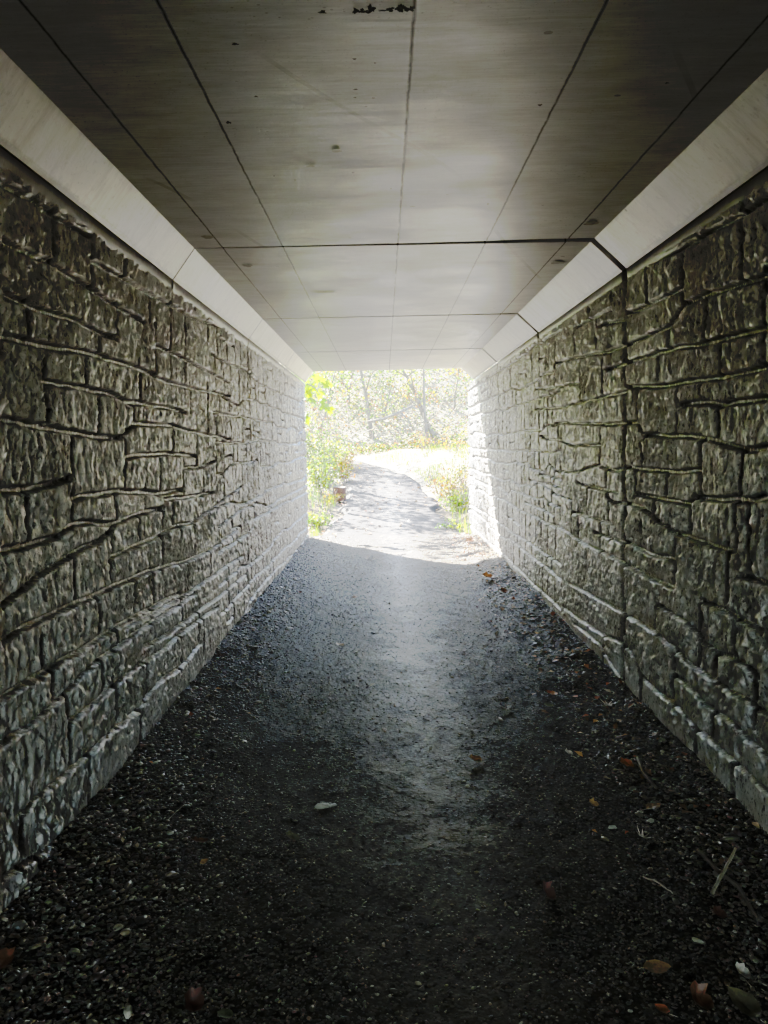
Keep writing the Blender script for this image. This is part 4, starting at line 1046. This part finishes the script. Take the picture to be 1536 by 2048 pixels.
stone_thing(666, 1611, .018, .010, .008, (0.40, 0.37, 0.29), 'small long pale stone touching the right end of the pale flat stone', 0.6, 2)
stone_thing(256, 2024, .012, .020, .014, (0.50, 0.45, 0.36), 'small upright cream stone at the bottom edge on the left', 0.2, 3)
stone_thing(340, 1666, .016, .012, .008, (0.30, 0.27, 0.20), 'round tan pebble on the left half of the gravel', 0.4, 4)
stone_thing(236, 1855, .019, .014, .008, (0.28, 0.25, 0.18), 'oval tan pebble on the gravel near the lower left wall foot', 0.9, 5)
stone_thing(37, 1852, .022, .018, .012, (0.28, 0.26, 0.20), 'grey-tan stone beside the lower left wall foot', 0.2, 6)
stone_thing(1265, 1578, .020, .014, .010, (0.30, 0.28, 0.22), 'squarish grey-tan stone between the orange torn leaf and the tan flat leaf', 0.5, 7)
stone_thing(1225, 1655, .018, .011, .008, (0.34, 0.33, 0.24), 'flat greenish pebble left of the pale star-shaped leaf', 0.2, 8)
stone_thing(1301, 1642, .018, .012, .009, (0.34, 0.33, 0.24), 'greenish pebble just below the tan flat leaf', 0.8, 9)
stone_thing(1395, 1882, .020, .008, .008, (0.45, 0.40, 0.28), 'slim cream stone chip between the pale stick and the tan oval leaf', -0.6, 10)

def stick(pix, radii, lab, mat, lift=0.012, name='stick'):
    pts = []
    for px, py, up in pix:
        p = at_z(px, py, 0.02)
        for _ in range(4): p = at_z(px, py, float(floor_z(p[0], p[1])) + lift + up)
        pts.append(p)
    fine = []; rad = []; r = random.Random(len(lab))
    for k in range(len(pts) - 1):
        for q in range(5):
            t = q / 5; fine.append(pts[k] * (1 - t) + pts[k + 1] * t + np.array([r.gauss(0, .0012), r.gauss(0, .0012), r.gauss(0, .001)])); rad.append((radii[k] * (1 - t) + radii[k + 1] * t) * r.uniform(0.9, 1.1))
    fine.append(pts[-1]); rad.append(radii[-1])
    c = np.mean(fine, 0)
    mb = MB(); mb.tube([f - c for f in fine], rad, 8)
    o = mb.build(name, mat, None, True); o.location = tuple(c)
    tag(o, lab, name, 'sticks and twigs on the gravel')
stick([(1424, 1785, 0), (1450, 1740, .01), (1471, 1697, .025)], [.0075, .007, .0055], 'pale straight bare stick on the gravel by the right wall', M_STICK)
stick([(1275, 1515, 0), (1288, 1548, .004), (1310, 1573, 0)], [.009, .009, .007], 'short dark curved twig beside the large orange-brown torn leaf', M_DARKSTICK)
stick([(1395, 1700, 0), (1440, 1745, .006), (1478, 1775, .006), (1500, 1815, .004), (1520, 1840, 0)], [.006, .008, .0075, .007, .005], 'long dark bent twig passing under the pale straight stick', M_DARKSTICK, name='twig')
stick([(1285, 1752, 0), (1320, 1768, .003), (1345, 1786, 0)], [.003, .004, .003], 'thin grey twig left of the pale straight stick', M_STICK, name='twig')
stick([(335, 1640, 0), (350, 1625, .006), (368, 1610, .012)], [.0022, .002, .0016], 'thin pale twig near the lower left wall', M_STICK, name='twig')

# ------------------------------------------------------------------ the hanging maple spray at the mouth
def maple():
    x, y = -3.6, 15.6; z = float(terrain(x, y))
    root = tag(empty('maple_tree', (x, y, z)), 'young maple with big bright green leaves hanging in at the top left of the exit', 'tree', 'trees beyond the exit')
    mb = MB(); mb.tube([(x, y, z - 0.1), (x + .05, y, z + 1.2), (x + 0.2, y - .1, z + 2.6), (x + 0.5, y - .2, z + 4.0)], [.06, .05, .04, .02], 8); mb.build('trunk', M_BARK, root, True)
    tip = at_y(664, 822, 15.2); mid = at_y(630, 775, 15.0); st = (x + 0.25, y - .1, z + 2.9)
    mb = MB(); mb.tube([st, mid * 0.5 + np.array(st) * 0.5 + np.array([0, 0, 0.15]), mid, tip], [.018, .014, .009, .003], 6); mb.build('branch', M_TWIG, root, True)
    V = []; F = []; C = []
    spots = [(614, 775, .30), (625, 775, .27), (640, 790, .22), (652, 815, .26), (660, 822, .20), (618, 790, .25), (634, 758, .24), (647, 764, .22), (615, 842, .18), (612, 832, .16), (622, 800, .22), (645, 803, .18), (608, 762, .26), (655, 770, .2)]
    r = random.Random(5)
    for _ in range(45): spots.append((r.uniform(480, 603), r.uniform(640, 800), r.uniform(.18, .28)))
    for k, (px, py, L) in enumerate(spots):
        c = at_y(px, py, 15.0 + r.uniform(-0.25, 0.3))
        v, f = leaf_mesh(MAPLE, L, 0.15, 0.2, k)
        m = Matrix.Rotation(r.uniform(-1.0, 1.0), 3, 'Z') @ Matrix.Rotation(PI + r.uniform(-.5, .7), 3, 'X') @ Matrix.Rotation(r.uniform(-.7, .7), 3, 'Y')
        m = Matrix.Rotation(r.uniform(0.6, 1.3), 3, 'X') @ m
        n = len(V); V += [tuple(Vector(c) + m @ Vector(p)) for p in v]; F += [tuple(i + n for i in q) for q in f]
        g = np.array([0.17, 0.33, 0.004]) * r.uniform(0.75, 1.25) + np.array([0.10, 0.03, 0]) * r.random()
        C += [g] * len(v)
    mesh_obj('foliage', V, F, M_LEAF, root, True, color=np.array(C))
maple()

# ------------------------------------------------------------------ light
el = math.asin(-SUN[2]); az = math.atan2(-SUN[0], -SUN[1])     # azimuth of the sun from +y, clockwise
sd = bpy.data.lights.new('sun', 'SUN'); so = bpy.data.objects.new('sun', sd); COL.objects.link(so)
sd.energy = 5.0; sd.angle = math.radians(0.53); sd.color = (1.0, 0.95, 0.87)
so.rotation_euler = Vector(SUN).to_track_quat('-Z', 'Y').to_euler()
so.location = (-10, 25, 20)
w = bpy.data.worlds.new('World'); sc.world = w; w.use_nodes = True
nt = w.node_tree; bg = nt.nodes['Background']
sky = nt.nodes.new('ShaderNodeTexSky'); sky.sky_type = 'NISHITA'; sky.sun_disc = False
sky.sun_elevation = el; sky.sun_rotation = az; sky.dust_density = 1.0
nt.links.new(sky.outputs[0], bg.inputs[0]); bg.inputs[1].default_value = 0.075

# ------------------------------------------------------------------ render settings
sc.render.engine = 'CYCLES'
sc.view_settings.view_transform = 'Standard'; sc.view_settings.look = 'None'; sc.view_settings.exposure = 0; sc.view_settings.gamma = 1
# the phone's tone curve: steep in the shadows, a long shoulder for the burnt-out daylight
sc.view_settings.use_curve_mapping = True
cm = sc.view_settings.curve_mapping
cm.black_level = (0, 0, 0); cm.white_level = (4, 4, 4); cm.use_clip = True
cv = cm.curves[3]
TONE = [(0, 0), (.0156, .018), (.0312, .071), (.0625, .19), (.125, .335), (.25, .445), (.5, .54), (1, .68), (2, .895), (4, 1.0)]
cv.points[0].location = TONE[0]; cv.points[1].location = (1, 1)
for x, y in TONE[1:-1]: cv.points.new(x / 4, y)
for pt in cv.points: pt.handle_type = 'VECTOR'
cm.update()
cy = sc.cycles
cy.film_exposure = 29.0          # the phone exposed for the dark tunnel; the outside burns out
cy.use_denoising = True
try: cy.denoiser = 'OPENIMAGEDENOISE'
except Exception: pass
cy.max_bounces = 14; cy.diffuse_bounces = 10; cy.glossy_bounces = 5; cy.transmission_bounces = 6
cy.sample_clamp_indirect = 6.0; cy.caustics_reflective = False; cy.caustics_refractive = False
cy.use_adaptive_sampling = True; cy.adaptive_threshold = 0.02
